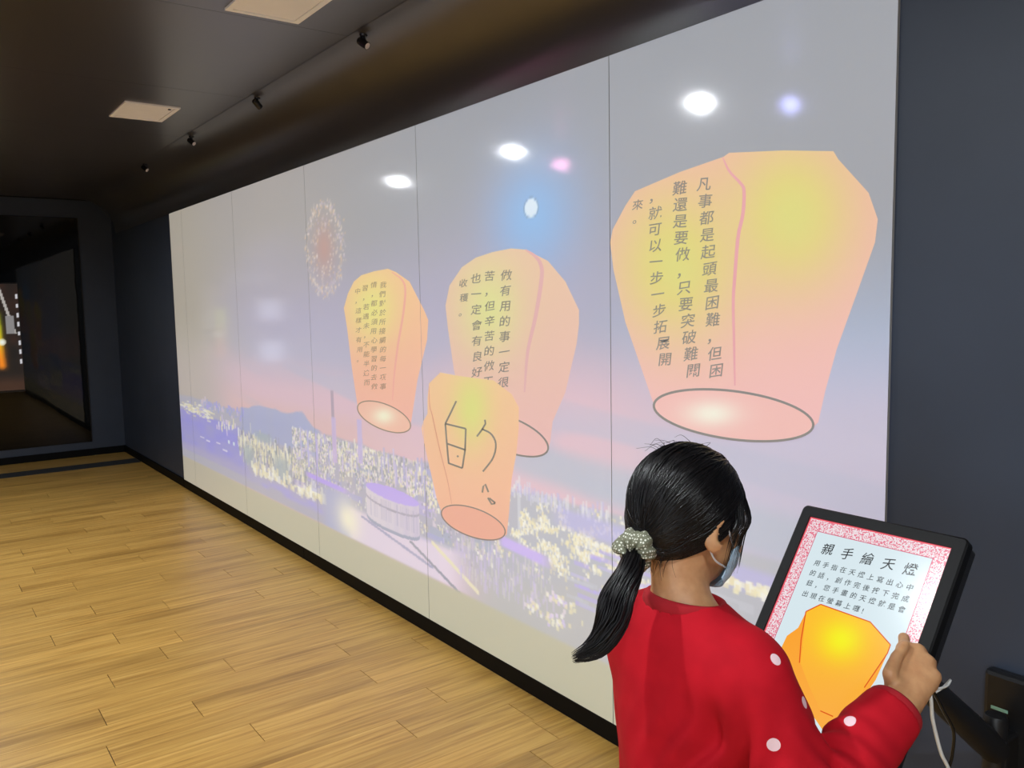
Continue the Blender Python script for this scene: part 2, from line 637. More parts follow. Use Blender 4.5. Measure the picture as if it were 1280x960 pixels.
for _ in range(560):
    a_ = random.uniform(0, 2 * math.pi)
    r_ = random.choice((random.gauss(0.95, 0.08), random.uniform(0.35, 1.1)))
    dab(-4.19 + 0.235 * r_ * math.cos(a_), 1.80 + 0.24 * r_ * math.sin(a_), 0.014, 0.008,
        random.choice(((232, 214, 196), (240, 228, 220), (226, 196, 160), (205, 190, 205))), random.uniform(0.15, 0.7))

# land, water and city
mixc(sstep(0.80, 0.72, Zg) * sstep(-3.2, -2.6, Xg), (188, 184, 182))
mixc(sstep(0.80, 0.60, Zg) * sstep(-2.2, -1.6, Xg) * 0.8, (192, 188, 200))
HOR = 0.80
land = sstep(HOR + 0.012, HOR - 0.012, Zg + 0.02 * value_noise(Xg * 6, Zg * 0, 5))
low = sstep(0.262, 0.285, Zg + 0.0 * Xg)
rightfade = sstep(0.30, 0.50, Zg - 0.14 * sstep(-3.0, -1.9, Xg))
land_a = land * low * np.where(Xg > -3.1, rightfade, 1.0)
mixc(land_a * 0.95, (178, 174, 190))
mixc(land_a * sstep(-2.9, -2.3, Xg) * 0.6, (184, 186, 190))
# bay at the left
bay = sstep(-5.45, -5.75, Xg) * sstep(0.69, 0.66, Zg) * sstep(0.33, 0.37, Zg) * low
mixc(bay * (0.6 + 0.4 * value_noise(Xg * 5, Zg * 22, 8)), (150, 142, 228))
mixc(bay * sstep(0.45, 0.36, Zg) * 0.8, (178, 168, 200))
# hills
hill = 0.80 + 0.055 * np.exp(-((Xg + 5.25) / 0.35) ** 2) + 0.075 * np.exp(-((Xg + 4.62) / 0.16) ** 2) + 0.03 * np.exp(-((Xg + 4.9) / 0.3) ** 2) + 0.016 * (value_noise(Xg * 14, Zg * 0, 31) - 0.5)
hm = sstep(0.006, -0.006, Zg - hill) * sstep(0.645, 0.66, Zg) * sstep(-5.75, -5.6, Xg) * sstep(-4.28, -4.40, Xg)
mixc(hm, (168, 170, 208))
mixc(hm * value_noise(Xg * 9, Zg * 9, 11) * 0.5, (172, 172, 196))
LIGHTS = ((246, 240, 212), (240, 229, 184), (251, 247, 234), (234, 220, 178), (238, 220, 230), (218, 198, 238))
DARKS = ((142, 146, 150), (150, 142, 160), (160, 158, 168), (136, 140, 158))
for _ in range(150):
    dab(random.uniform(-7.15, -6.3), 0.70 + random.gauss(0, 0.025), random.uniform(0.02, 0.10), 0.008, random.choice(LIGHTS[:4] + ((170, 160, 235),)), 0.7)
for _ in range(70):
    dab(random.uniform(-6.6, -5.6), 0.77 + random.gauss(0, 0.018), 0.03, random.uniform(0.01, 0.04), random.choice(((160, 165, 215), (170, 160, 230), (214, 196, 214))), 0.8)
for _ in range(26):
    dab(-6.0 + random.gauss(0, 0.10), 0.66 + random.gauss(0, 0.03), 0.02, 0.03, random.choice(LIGHTS), 0.8)
for x_ in (-5.95, -5.84, -5.72, -5.62):
    dab(x_, 0.545, 0.035, 0.022, (226, 240, 244), 0.9)
for x_, z_ in ((-6.6, 0.50), (-6.45, 0.49), (-6.2, 0.505), (-6.05, 0.47)):
    dab(x_, z_, 0.10, 0.007, (240, 232, 246), 0.8)
# waterfront: rows of lit facades with reflections
for _ in range(620):
    x_ = random.uniform(-5.75, -4.45)
    z_ = 0.575 - (x_ + 5.75) * 0.02 + random.gauss(0, 0.05)
    dab(x_, z_, random.choice((0.008, 0.014, 0.022)), random.uniform(0.015, 0.075), random.choice(LIGHTS[:4] + DARKS[:2]), random.uniform(0.4, 0.85))
for x_, z_, w_, h_ in ((-5.55, 0.50, 0.20, 0.13), (-4.95, 0.50, 0.26, 0.14), (-5.25, 0.66, 0.3, 0.06)):
    mixc(np.exp(-(((Xg - x_) / w_ * 2) ** 4 + ((Zg - z_) / h_ * 2) ** 4)) * 0.85, (166, 176, 180))
for _ in range(130):
    dab(random.uniform(-5.5, -4.3), 0.43 + random.gauss(0, 0.02), 0.03, random.uniform(0.01, 0.05), random.choice(LIGHTS[:4]), 0.7)
mixc(sstep(0.05, 0.01, np.abs(Zg - 0.36)) * sstep(-5.8, -5.5, Xg) * sstep(-4.2, -4.4, Xg) * value_noise(Xg * 8, Zg * 30, 14), (170, 160, 226))
# dense middle of town
for _ in range(90):
    x_, z_ = random.uniform(-4.75, -2.75), random.uniform(0.42, 0.76)
    mixc_box = (random.uniform(0.05, 0.22), random.uniform(0.015, 0.05))
    dab(x_, z_, mixc_box[0], mixc_box[1], random.choice(((168, 164, 222), (186, 170, 226), (160, 170, 196), (172, 178, 186), (206, 190, 216), (196, 186, 176))), 0.5)
for _ in range(7500):
    x_ = random.uniform(-4.75, -2.75)
    z_ = 0.782 - abs(random.gauss(0, 0.13))
    if z_ < 0.40 or value_noise(np.array(x_ * 15.0), np.array(z_ * 30.0), 41) < 0.30 + 0.4 * random.random() * (z_ < 0.62):
        continue
    dab(x_, z_, random.choice((0.006, 0.008, 0.014)), random.choice((0.006, 0.008, 0.012, 0.022)), random.choice(LIGHTS + DARKS[:3]), random.uniform(0.3, 0.85))
for _ in range(40):
    dab(random.uniform(-4.5, -2.8), random.uniform(0.66, 0.78), 0.012, random.uniform(0.05, 0.12), random.choice(((206, 192, 226), (236, 228, 214), (180, 172, 216))), 0.8)
for x_, w_, z0_, z1_, c_ in ((-4.160, 0.030, 0.735, 1.045, (168, 146, 164)), (-4.155, 0.05, 0.66, 0.90, (206, 180, 222)), (-3.845, 0.05, 0.70, 0.92, (196, 178, 224)),
                             (-4.62, 0.02, 0.62, 0.80, (200, 190, 230)), (-4.52, 0.02, 0.58, 0.79, (190, 182, 230)), (-4.40, 0.02, 0.50, 0.79, (186, 170, 226)), (-2.50, 0.02, 0.58, 0.78, (206, 206, 214))):
    dab(x_, (z0_ + z1_) / 2, w_, z1_ - z0_, c_, 0.85)
# violet quay, storage tank and bright yard
mixc(sstep(0.022, 0.008, np.abs(Zg - 0.52 + (Xg + 4.2) * 0.03)) * sstep(-4.62, -4.5, Xg) * sstep(-3.95, -4.1, Xg), (188, 160, 242))
yard = sstep(0.46, 0.42, Zg) * low * sstep(-4.25, -4.05, Xg) * sstep(-2.80, -3.05, Xg)
mixc(yard * 0.9, (236, 216, 232))
mixc(sstep(-4.4, -4.25, Xg) * sstep(-3.95, -4.05, Xg) * sstep(0.52, 0.48, Zg) * low, (176, 176, 206))
mixc(np.exp(-(((Xg + 4.02) / 0.14) ** 2 + ((Zg - 0.37) / 0.10) ** 2)) * low, (252, 242, 212))
tx = (Xg + 3.53) / 0.265
ell_ = 0.035 * np.sqrt(np.clip(1 - tx ** 2, 0, 1))
tank = (np.abs(tx) < 1) * (Zg > 0.445 - ell_) * (Zg < 0.585 + ell_)
mixc(tank * 1.0, (222, 210, 218))
mixc(tank * (0.30 + 0.3 * np.sin(tx * 9) ** 2) * sstep(-1, 0.9, tx), (198, 184, 214))
mixc((np.abs(tx) < 1) * (np.abs(Zg - 0.592) < ell_ * 0.95), (192, 166, 240))
mixc((np.abs(tx) < 1) * (np.abs(Zg - (0.548 - ell_)) < 0.005), (170, 160, 176))
mixc((np.abs(tx) < 1) * (np.abs(Zg - (0.440 - ell_)) < 0.008), (160, 162, 184))
for _ in range(26):
    x_ = random.uniform(-3.78, -3.28)
    dab(x_, 0.50, 0.006, 0.10, (182, 172, 196), 0.35)
for k in range(44):
    dab(-3.35 + k * 0.01, 0.40 - k * 0.0032, 0.02, 0.008, (150, 146, 160), 0.8)
    dab(-3.85 + k * 0.016, 0.42 - k * 0.0022, 0.02, 0.009, (166, 160, 190), 0.8)
for k in range(60):
    dab(-3.15 + k * 0.006, 0.44 - k * 0.0022, 0.018, 0.012, (238, 226, 190), 0.8)
# right-hand suburbs
for _ in range(5200):
    x_ = random.uniform(-2.80, -1.70)
    z_ = 0.66 + random.gauss(0, 0.075) - (x_ + 2.8) * 0.03
    if value_noise(np.array(x_ * 17.0), np.array(z_ * 34.0), 21) < 0.40 + 0.42 * random.random() or z_ > 0.80:
        continue
    dab(x_, z_, random.choice((0.004, 0.006, 0.009)), random.choice((0.005, 0.008, 0.014)), random.choice(LIGHTS[:4]), random.uniform(0.4, 0.95))
for _ in range(140):
    x_ = random.uniform(-2.75, -2.0)
    dab(x_, 0.785 + random.gauss(0, 0.012), 0.005, random.uniform(0.01, 0.05), random.choice(((214, 212, 226), (232, 228, 230), (190, 184, 226))), 0.6)
mixc(sstep(0.03, 0.012, np.abs(Zg - 0.565 + (Xg + 2.6) * 0.06)) * sstep(-2.66, -2.6, Xg) * sstep(-2.28, -2.40, Xg), (202, 176, 244))
mixc(sstep(0.05, 0.02, np.abs(Zg - 0.735 + (Xg + 2.3) * 0.02)) * sstep(-2.35, -2.2, Xg) * 0.7, (186, 178, 232))
for _ in range(260):
    x_ = random.uniform(-1.95, -1.1)
    dab(x_, 0.70 - (x_ + 1.9) * 0.01 + random.gauss(0, 0.008), 0.014, 0.014, random.choice(LIGHTS[:4]), 0.75)
for _ in range(60):
    dab(random.uniform(-2.2, -1.2), random.uniform(0.44, 0.66), random.uniform(0.03, 0.14), 0.010, random.choice(((186, 168, 240), (200, 190, 238), (196, 196, 206))), 0.55)
for _ in range(220):
    x_ = random.uniform(-2.95, -2.3)
    dab(x_, random.uniform(0.34, 0.53), 0.006, random.uniform(0.01, 0.06), random.choice(((214, 196, 236), (222, 216, 206), (200, 184, 226))), 0.4)
for x_, z_ in ((-2.42, 0.36), (-2.34, 0.345), (-2.26, 0.35), (-2.30, 0.43), (-2.22, 0.42), (-1.62, 0.56), (-1.58, 0.52)):
    for _ in range(16):
        dab(x_ + random.gauss(0, 0.022), z_ + random.gauss(0, 0.012), 0.012, 0.012, random.choice(LIGHTS), 0.7)

mixc(sstep(0.283, 0.262, Zg), (192, 184, 154))  # bare strip below the picture, given glow in place of room light
mixc(sstep(0.283, 0.262, Zg) * sstep(-5.0, -7.0, Xg) * 0.7, (184, 172, 150))
gry = img.mean(-1, keepdims=True)
img = 255 - (255 - (img * 0.96 + gry * 0.04)) * (0.94 - 0.13 * sstep(1.55, 1.05, Zg) + 0.03 * sstep(0.84, 0.76, Zg))[..., None]
EM = np.clip(lin(np.clip(img, 0, 255)) - amb(Xg, Zg), 0, 1.0)  # panel glow: wanted colour less room light, standing in for projector light


def board(name):
    N_ = emissive_paint(name, L3(170, 168, 164), 1.0, 0.45, coat=1.0, coat_rough=0.08)  # greyed base, the painted glow brings the white back
    v_ = N_.coords()
    t_ = N_.n('ShaderNodeTexNoise')
    t_.inputs['Scale'].default_value = 420.0
    t_.inputs['Detail'].default_value = 2
    N_.link(v_, t_.inputs['Vector'])
    b_ = N_.n('ShaderNodeBump')
    b_.inputs['Strength'].default_value = 0.05
    b_.inputs['Distance'].default_value = 0.0006
    N_.link(t_.outputs['Fac'], b_.inputs['Height'])
    N_.link(b_.outputs['Normal'], N_.b.inputs['Coat Normal'])
    return N_.m


M['board'] = board('glowing_projection_panel')
SCREEN_Y = D - 0.012
scr = tag(empty('projection_screen', (0, D, 0)),
          'long glossy white wall screen showing projected sky lanterns over a city at dusk', 'projection screen')
JO = [SX0, -6.842, -5.63, -4.415, -3.20, -1.99, SX1]


def sample(x_, z_):
    fx = np.clip((x_ - SX0) / RES, 0, len(xs) - 1.001)
    fz = np.clip((z_ - SZ0) / RES, 0, len(zs) - 1.001)
    i_, j_ = fx.astype(int), fz.astype(int)
    a_, b_ = (fx - i_)[:, None], (fz - j_)[:, None]
    return (EM[i_, j_] * (1 - a_) + EM[i_ + 1, j_] * a_) * (1 - b_) + (EM[i_, j_ + 1] * (1 - a_) + EM[i_ + 1, j_ + 1] * a_) * b_


for k in range(6):
    a, b = JO[k] + 0.0015, JO[k + 1] - 0.0015
    step = (0.018, 0.012, 0.008, 0.0055, 0.0040, 0.0045)[k]
    nx = int((b - a) / step) + 2
    gx = np.linspace(a, b, nx)
    gz = np.concatenate([np.linspace(SZ0, 0.84, (150, 150, 170, 200, 230, 230)[k]), np.linspace(0.84, SZ1, 150)[1:]])
    X_, Z_ = np.meshgrid(gx, gz, indexing='ij')
    n1, n2 = X_.shape
    V = np.stack([X_.ravel(), np.full(X_.size, SCREEN_Y - D), Z_.ravel()], -1)
    idx = np.arange(n1 * n2).reshape(n1, n2)
    Q = np.stack([idx[:-1, :-1], idx[1:, :-1], idx[1:, 1:], idx[:-1, 1:]], -1).reshape(-1, 4).tolist()
    loop = list(idx[:, 0]) + list(idx[-1, 1:]) + list(idx[-2::-1, -1]) + list(idx[0, -2:0:-1])
    nb = len(V)
    V = np.vstack([V, V[loop], V[loop] + np.array([0, 0.010, 0])])
    m_ = len(loop)
    for q in range(m_):
        Q.append([nb + q, nb + m_ + q, nb + m_ + (q + 1) % m_, nb + (q + 1) % m_])
    o = np_obj('panel', V, np.array(Q), M['board'], scr, smooth=False)
    cols = np.zeros((len(V), 3))
    cols[:nb] = sample(X_.ravel(), Z_.ravel())
    set_col(o, cols)


# ---- things drawn in the picture: lanterns, pen lines and writing
def wall_pt(px, lift=0.0):
    q = at_y(px, SCREEN_Y)
    return np.array([q[0], SCREEN_Y - D - lift, q[2]])


def gap_cut(bm_):
    for xj in JO[1:-1]:
        for s_ in (-0.0015, 0.0015):
            bmesh.ops.bisect_plane(bm_, geom=bm_.verts[:] + bm_.edges[:] + bm_.faces[:], plane_co=(xj + s_, 0, 0), plane_no=(1, 0, 0), dist=1e-7)
        kill = [f_ for f_ in bm_.faces if abs(f_.calc_center_median().x - xj) < 0.00145]
        bmesh.ops.delete(bm_, geom=kill, context='FACES')


def ring_poly(outline, center, nr, to_pt, lift, paint, name, mat, parent, cut=True, dense=6):
    """star-shaped outline in pixels -> ring mesh with painted vertices"""
    P_ = np.array(outline, float)
    seg = []
    n_ = len(P_)
    for i_ in range(n_):
        a_, b_ = P_[i_], P_[(i_ + 1) % n_]
        k_ = max(1, int(np.linalg.norm(b_ - a_) / dense))
        for j_ in range(k_):
            seg.append(a_ + (b_ - a_) * j_ / k_)
    seg = np.array(seg)
    c_ = np.array(center, float)
    px = [c_]
    for r_ in range(1, nr + 1):
        px += list(c_ + (seg - c_) * (r_ / nr))
    px = np.array(px)
    m_ = len(seg)
    V_ = np.array([to_pt(q, lift) for q in px])
    F_ = [(0, 1 + j_, 1 + (j_ + 1) % m_) for j_ in range(m_)]
    for r_ in range(nr - 1):
        o_ = 1 + r_ * m_
        for j_ in range(m_):
            F_.append((o_ + j_, o_ + m_ + j_, o_ + m_ + (j_ + 1) % m_, o_ + (j_ + 1) % m_))
    bm_ = bmesh.new()
    lay = bm_.verts.layers.float_color.new('paint')
    cols_ = paint(px)
    bv = []
    for q, c2 in zip(V_, cols_):
        v_ = bm_.verts.new(q)
        v_[lay] = (float(c2[0]), float(c2[1]), float(c2[2]), 1.0)
        bv.append(v_)
    for f_ in F_:
        try:
            bm_.faces.new([bv[i_] for i_ in f_])
        except ValueError:
            pass
    if cut:
        gap_cut(bm_)
    return bm_obj(name, bm_, mat, parent)


def stroke(name, polylines, width_px, to_pt, lift, colr, mat, parent, cut=True, wall=True):
    """pen lines given in pixels, drawn as flat ribbons lying on the surface"""
    bm_ = bmesh.new()
    lay = bm_.verts.layers.float_color.new('paint')
    for pl in polylines:
        P_ = np.array(pl, float)
        T_ = np.gradient(P_, axis=0) if len(P_) > 2 else np.repeat((P_[1] - P_[0])[None], 2, 0)
        T_ /= np.linalg.norm(T_, axis=1, keepdims=True) + 1e-9
        Nn = np.stack([-T_[:, 1], T_[:, 0]], -1)
        row = []
        for i_ in range(len(P_)):
            pr = []
            ww = width_px * (0.15 + 0.85 * math.sin(math.pi * min(1.0, (i_ + 0.3) / len(P_))) ** 0.5 if name == 'fold_shade' else 1.0)
            for s_ in (-1, 1):
                v_ = bm_.verts.new(to_pt(P_[i_] + s_ * Nn[i_] * ww / 2, lift))
                cc = np.clip(lin(colr) - px_amb(P_[i_])[0], 0, 1) if wall else colr
                v_[lay] = tuple(float(c) for c in cc) + (1.0,)
                pr.append(v_)
            row.append(pr)
        for i_ in range(len(row) - 1):
            bm_.faces.new((row[i_][0], row[i_ + 1][0], row[i_ + 1][1], row[i_][1]))
    if cut:
        gap_cut(bm_)
    return bm_obj(name, bm_, mat, parent)


def ellipse(c, a, b, ang, n=48, t0=0.0, t1=2 * math.pi):
    ca, sa = math.cos(ang), math.sin(ang)
    return [(c[0] + a * math.cos(t_) * ca - b * math.sin(t_) * sa, c[1] + a * math.cos(t_) * sa + b * math.sin(t_) * ca)
            for t_ in np.linspace(t0, t1, n + 1)]


_fc = bpy.data.curves.new('glyph', 'FONT')
_fc.offset = 0.006
_fo = bpy.data.objects.new('glyph', _fc)
C.objects.link(_fo)
_gl = {}


def glyph(ch):
    if ch not in _gl:
        _fc.body = ch
        dg = bpy.context.evaluated_depsgraph_get()
        dg.update()
        me = bpy.data.meshes.new_from_object(_fo.evaluated_get(dg))
        V_ = np.array([v_.co[:2] for v_ in me.vertices])
        F_ = [tuple(p_.vertices) for p_ in me.polygons]
        bpy.data.meshes.remove(me)
        _gl[ch] = (V_ - np.array([0.5, 0.37]), F_)
    return _gl[ch]


def writing(name, items, to_pt, lift, colr_, mat, parent, ax=(1, 0), ay=(0, -1), shear=0.0, jitter=0.0, each=False, wall=False):
    """items: (character, (px, py), size in px, or (w, h))"""
    V_, F_ = [], []
    for ch, c_, sz in items:
        if ch == ' ':
            continue
        if each:
            V_, F_ = [], []
        g_, f_ = glyph(ch)
        colr = np.clip(lin(colr_) - px_amb(c_)[0], 0, 1) if wall else colr_
        w_, h_ = (sz, sz) if np.isscalar(sz) else sz
        o_ = len(V_)
        j_ = random.uniform(-jitter, jitter)
        for q in g_:
            gx_ = (q[0] + shear * q[1] * 1.0) * w_
            gy_ = (q[1] + (0.12 + j_) * q[0]) * h_
            V_.append(to_pt((c_[0] + ax[0] * gx_ + ay[0] * gy_, c_[1] + ax[1] * gx_ + ay[1] * gy_), lift))
        F_ += [tuple(i_ + o_ for i_ in f) for f in f_]
        if each:
            o = mesh_obj('character', V_, F_, mat, parent)
            set_col(o, np.tile(np.asarray(colr, float), (len(V_), 1)))
    if not each:
        o = mesh_obj(name, V_, F_, mat, parent)
        set_col(o, np.tile(np.asarray(colr, float), (len(V_), 1)))
        tag(o, kind='stuff')
    return o


def em(*c):
    return np.array(c, float)


def lantern_paint(top_c, yc, rx, ry, edge, yellow, low_c, y0, y1):
    def f(px):
        t_ = np.clip((px[:, 1] - y0) / (y1 - y0), 0, 1)[:, None]
        c_ = np.array(edge, float) * (1 - t_) + np.array(low_c, float) * t_
        for (cx_, cy_) in yc:
            g_ = np.exp(-(((px[:, 0] - cx_) / rx) ** 2 + ((px[:, 1] - cy_) / ry) ** 2))[:, None]
            c_ = c_ * (1 - g_) + np.array(yellow, float) * g_
        return np.clip(lin(c_) - px_amb(px), 0, 1)
    return f


def fade_pts(px, f):
    return f(px)




def column(text, p0, p1, size, bend=0.0):
    n_ = len(text)
    out = []
    for k_, ch in enumerate(text):
        t_ = k_ / max(1, n_ - 1)
        out.append((ch, (p0[0] + (p1[0] - p0[0]) * t_ + bend * math.sin(math.pi * t_) + random.uniform(-.6, .6), p0[1] + (p1[1] - p0[1]) * t_), size))
    return out


def lantern(label, outline, center, paint, fold, ring, ring_fill, texts, lift, ink, line_w, extra=None, foldcol=(214, 160, 158), fold_w=3.0):
    l_ = ring_poly(outline, center, 16, wall_pt, lift, paint, 'lantern_picture', M['board'], scr)
    l_['label'] = label
    if fold:
        stroke('fold_shade', [smooth_path(fold, 30)], fold_w, wall_pt, lift + 0.0006, em(*foldcol), M['board'], l_)
    if ring:
        c_, a_, b_, an, t0, t1 = ring
        if ring_fill:
            ring_poly(ellipse(c_, a_, b_, an, 40)[:-1], c_, 8, wall_pt, lift + 0.0009, ring_fill, 'opening_picture', M['board'], l_)
        stroke('opening_rim', [ellipse(c_, a_, b_, an, 60, t0, t1)], line_w, wall_pt, lift + 0.0012, ink, M['board'], l_)
    for tx_ in texts:
        writing('writing', tx_, wall_pt, lift + 0.0012, ink, M['board'], l_, shear=0.12, jitter=0.06, each=tx_[0][2] > 10, wall=True)
    if extra:
        extra(l_)
    return l_


def ring_glow(c_, base, hot, hc, hr):
    def f(px):
        g_ = np.exp(-(((px[:, 0] - hc[0]) / hr[0]) ** 2 + ((px[:, 1] - hc[1]) / hr[1]) ** 2))[:, None]
        return np.clip(lin(np.array(base, float) * (1 - g_) + np.array(hot, float) * g_) - px_amb(px), 0, 1)
    return f


def outline_arc(pts, c_, a_, b_, an, t0, t1):
    return pts + ellipse(c_, a_, b_, an, 18, t0, t1)


ink = em(132, 122, 118)
# large lantern at the right
rc_, ra_, rb_, ran = (917.5, 519), 100.5, 30.0, math.radians(7.5)
out = [(782, 257), (794, 239), (850, 215), (904.6, 196), (911.7, 191), (979.6, 188), (1042, 189), (1048, 199), (1086, 241), (1097.5, 274), (1094, 303), (1073, 362), (1046, 437), (1032, 488), (1023, 528), (1016, 534)]
out = outline_arc(out, rc_, ra_, rb_, ran, 0.25, math.pi - 0.02) + [(800, 455), (782, 403), (767, 337), (763, 303), (766, 287)]
lantern('largest projected lantern, at the right above the girl', out, (925, 380),
        lantern_paint(None, [(990, 268), (845, 330)], 75, 95, (243, 190, 172), (228, 222, 128), (246, 196, 192), 200, 530),
        [(904, 197), (912, 214), (926, 229), (930.5, 239), (929, 268), (923, 296), (919, 345), (917, 378), (918, 428), (919, 482)],
        (rc_, ra_, rb_, ran, 0, 2 * math.pi), ring_glow(rc_, (246, 196, 188), (250, 244, 226), (890, 517), (32, 16)),
        [column('凡事都是起頭最困難，但困', (881, 230), (896, 463), 18.5),
         column('難還是要做，只要突破難關', (850, 235), (867, 463), 18.5, -3),
         column('，就可以一步一步拓展開', (820, 246), (832, 449), 17.5, -5),
         column('來。', (798, 256), (799, 273), 14)], 0.0008, em(128, 122, 136), 3.0, foldcol=(236, 172, 178), fold_w=4.5)
# middle lantern
rc_, ra_, rb_, ran = (636, 543), 53, 21, math.radians(22)
out = [(562, 357), (577.5, 334), (595, 322), (616, 315), (639, 310.5), (657, 312), (685, 326), (707, 352), (724, 387.5), (724, 405), (721, 430), (707, 490), (691, 527), (688, 552)]
out = outline_arc(out, rc_, ra_, rb_, ran, 0.0, math.pi) + [(578, 505), (567.5, 462), (560, 410), (557, 382)]
lantern('middle projected lantern, half hidden behind the one with a single big character', out, (640, 430),
        lantern_paint(None, [(612, 385)], 40, 60, (240, 204, 176), (230, 228, 160), (238, 192, 186), 330, 560),
        [(657, 312), (669, 320), (676, 330), (677.5, 347), (670, 395), (660, 440), (656, 490)],
        (rc_, ra_, rb_, ran, 0, 2 * math.pi), None,
        [column('做有用的事一定很', (633, 344), (630, 478), 14.5), column('苦，但辛苦的做工', (613, 345), (611, 476), 13.5),
         column('也一定會有良好', (595, 348), (597, 465), 13.5), column('收穫。', (580, 354), (580, 390), 11)], 0.0008, ink, 2.2, foldcol=(232, 184, 182), fold_w=5)
# left lantern
rc_, ra_, rb_, ran = (480.5, 521), 35.5, 15.5, math.radians(23)
out = [(430, 385), (435, 367), (442.5, 352), (452, 344), (468, 339), (485, 336), (495, 340), (512, 352), (530, 387), (535.5, 400), (534, 425), (522, 475), (514.5, 525)]
out = outline_arc(out, rc_, ra_, rb_, ran, 0.15, math.pi - 0.1) + [(440, 460), (434, 410)]
lantern('smallest projected lantern, at the left under the firework', out, (483, 430),
        lantern_paint(None, [(466, 385)], 30, 42, (252, 206, 158), (240, 232, 148), (248, 188, 172), 340, 540),
        [(490, 340), (503, 350), (507, 364), (504, 395), (498, 430), (493, 470), (491, 500)],
        (rc_, ra_, rb_, ran, 0, 2 * math.pi), ring_glow(rc_, (246, 198, 176), (254, 246, 216), (480, 520), (13, 10)),
        [column('我們對於所接觸的每一項事', (479, 356), (479, 483), 8.4), column('情，都必須用心學習的去做', (468, 356), (468, 483), 8.2),
         column('習，若遇未，不能半途而', (457.5, 360), (459, 478), 8.0), column('中，這樣才有用。', (448, 364), (450, 449), 7.6)], 0.0008, em(166, 146, 124), 1.4, foldcol=(242, 180, 166), fold_w=2.6)
# front lantern with one big handwritten character
rc_, ra_, rb_, ran = (592.5, 653), 42, 17.5, math.radians(20)
out = [(537, 479), (551, 465.5), (575, 470), (617.5, 475.5), (640, 492.5), (649, 509), (649, 535), (646, 567), (640, 600), (637, 640), (634, 668)]
out = outline_arc(out, rc_, ra_, rb_, ran, 0.2, math.pi - 0.1) + [(547, 625), (537, 582), (530, 550), (527.5, 535), (530, 526), (535, 517), (535, 497)]


def z5(pts):
    return [(500 + a_ / 4.0, 450 + b_ / 4.0) for a_, b_ in pts]


def big_char(l_):
    S = [[(285, 205), (258, 262), (230, 318)], [(230, 318), (333, 343)], [(333, 343), (329, 450), (315, 540)], [(230, 318), (238, 418), (247, 517)],
         [(240, 418), (333, 450)], [(245, 515), (315, 540)], [(290, 477), (295, 485)], [(428, 298), (431, 318), (412, 350), (388, 382)],
         smooth_path([(415, 345), (460, 370), (483, 420), (468, 490), (418, 557)], 14).tolist(), [(415, 662), (420, 632), (430, 620), (446, 660)],
         [(443, 688), (462, 720), (480, 716)], [(450, 690), (480, 714)]]
    for s_ in S:
        stroke('pen_stroke', [z5(s_)], 2.1, wall_pt, 0.0036, em(118, 104, 84), M['board'], l_)


lantern('front projected lantern with one big handwritten character', out, (590, 575),
        lantern_paint(None, [(590, 510)], 24, 48, (248, 206, 160), (228, 226, 140), (244, 186, 160), 480, 670),
        z5([(148, 130), (152, 230), (165, 280), (200, 440), (240, 600), (262, 720)]),
        (rc_, ra_, rb_, ran, 0, 2 * math.pi), ring_glow(rc_, (240, 178, 156), (240, 178, 156), (592, 653), (10, 10)), [], 0.0024, em(150, 128, 104), 1.5, extra=big_char, foldcol=(222, 160, 130), fold_w=1.2)
# ------------------------------------------------------------------ lamps and fittings on the ceiling
NL = Nodes('downlight_glow')
NL.set(Base_Color=(1, 1, 1, 1), Emission_Color=(0.95, 1.0, 1.04, 1), Emission_Strength=DOWNLIGHT)
M['glow'] = NL.m


def downlight(loc, label):
    r = tag(empty('ceiling_downlight', loc), label, 'ceiling lamp', 'row of ceiling downlights')
    lathe('trim_ring', [(0.037, -0.002), (0.037, -0.010), (0.084, -0.010), (0.088, -0.004), (0.088, 0.0)], M['white_plastic'], r, 28)
    lathe('lamp_face', [(0.0, -0.0045), (0.0365, -0.0045)], M['glow'], r, 28)
    return r


d0 = downlight((-6.64, 0.05, CEIL), 'round ceiling downlight farthest down the room')
for x_, lb in ((-4.94, 'second round ceiling downlight from the far wall'), (-3.20, 'third round ceiling downlight from the far wall'),
               (-1.48, 'fourth round ceiling downlight from the far wall'), (0.24, 'round ceiling downlight just behind the camera'), (1.96, 'round ceiling downlight nearest the window')):
    c = copy_tree(d0)
    c.location = (x_, 0.05, CEIL)
    c['label'] = lb


def access_panel(x0, y0, label):
    r = tag(empty('ceiling_access_panel', (x0, y0, CEIL)), label, 'ceiling panel', 'cream panels in the ceiling')
    bm = bmesh.new()
    for lo, hi in (((0, 0), (0.40, 0.022)), ((0, 0.258), (0.40, 0.28)), ((0, 0.022), (0.022, 0.258)), ((0.378, 0.022), (0.40, 0.258))):
        bm_box(bm, (lo[0], lo[1], -0.008), (hi[0], hi[1], 0))
    bm_obj('panel_frame', bm, M['cream'], r)
    box('panel_leaf', (0.0235, 0.0235, -0.005), (0.3765, 0.2565, -0.0002), M['cream'], r)
    lathe('lock', [(0, -0.0095), (0.008, -0.0095), (0.008, -0.0045)], M['black_plastic'], r, 12, Matrix.Translation((0.345, 0.235, 0)))
    return r


p0 = access_panel(-3.15, 1.05, 'cream ceiling panel cut off by the top edge of the photo')
for x_, y_, lb in ((-5.20, 1.055, 'cream rectangular panel with a small black lock in the dark ceiling'),
                   (-4.68, -0.85, 'cream ceiling panel over the middle of the room, second row'), (-6.69, -0.88, 'cream ceiling panel farthest down the room, second row')):
    c = copy_tree(p0)
    c.location = (x_, y_, CEIL)
    c['label'] = lb


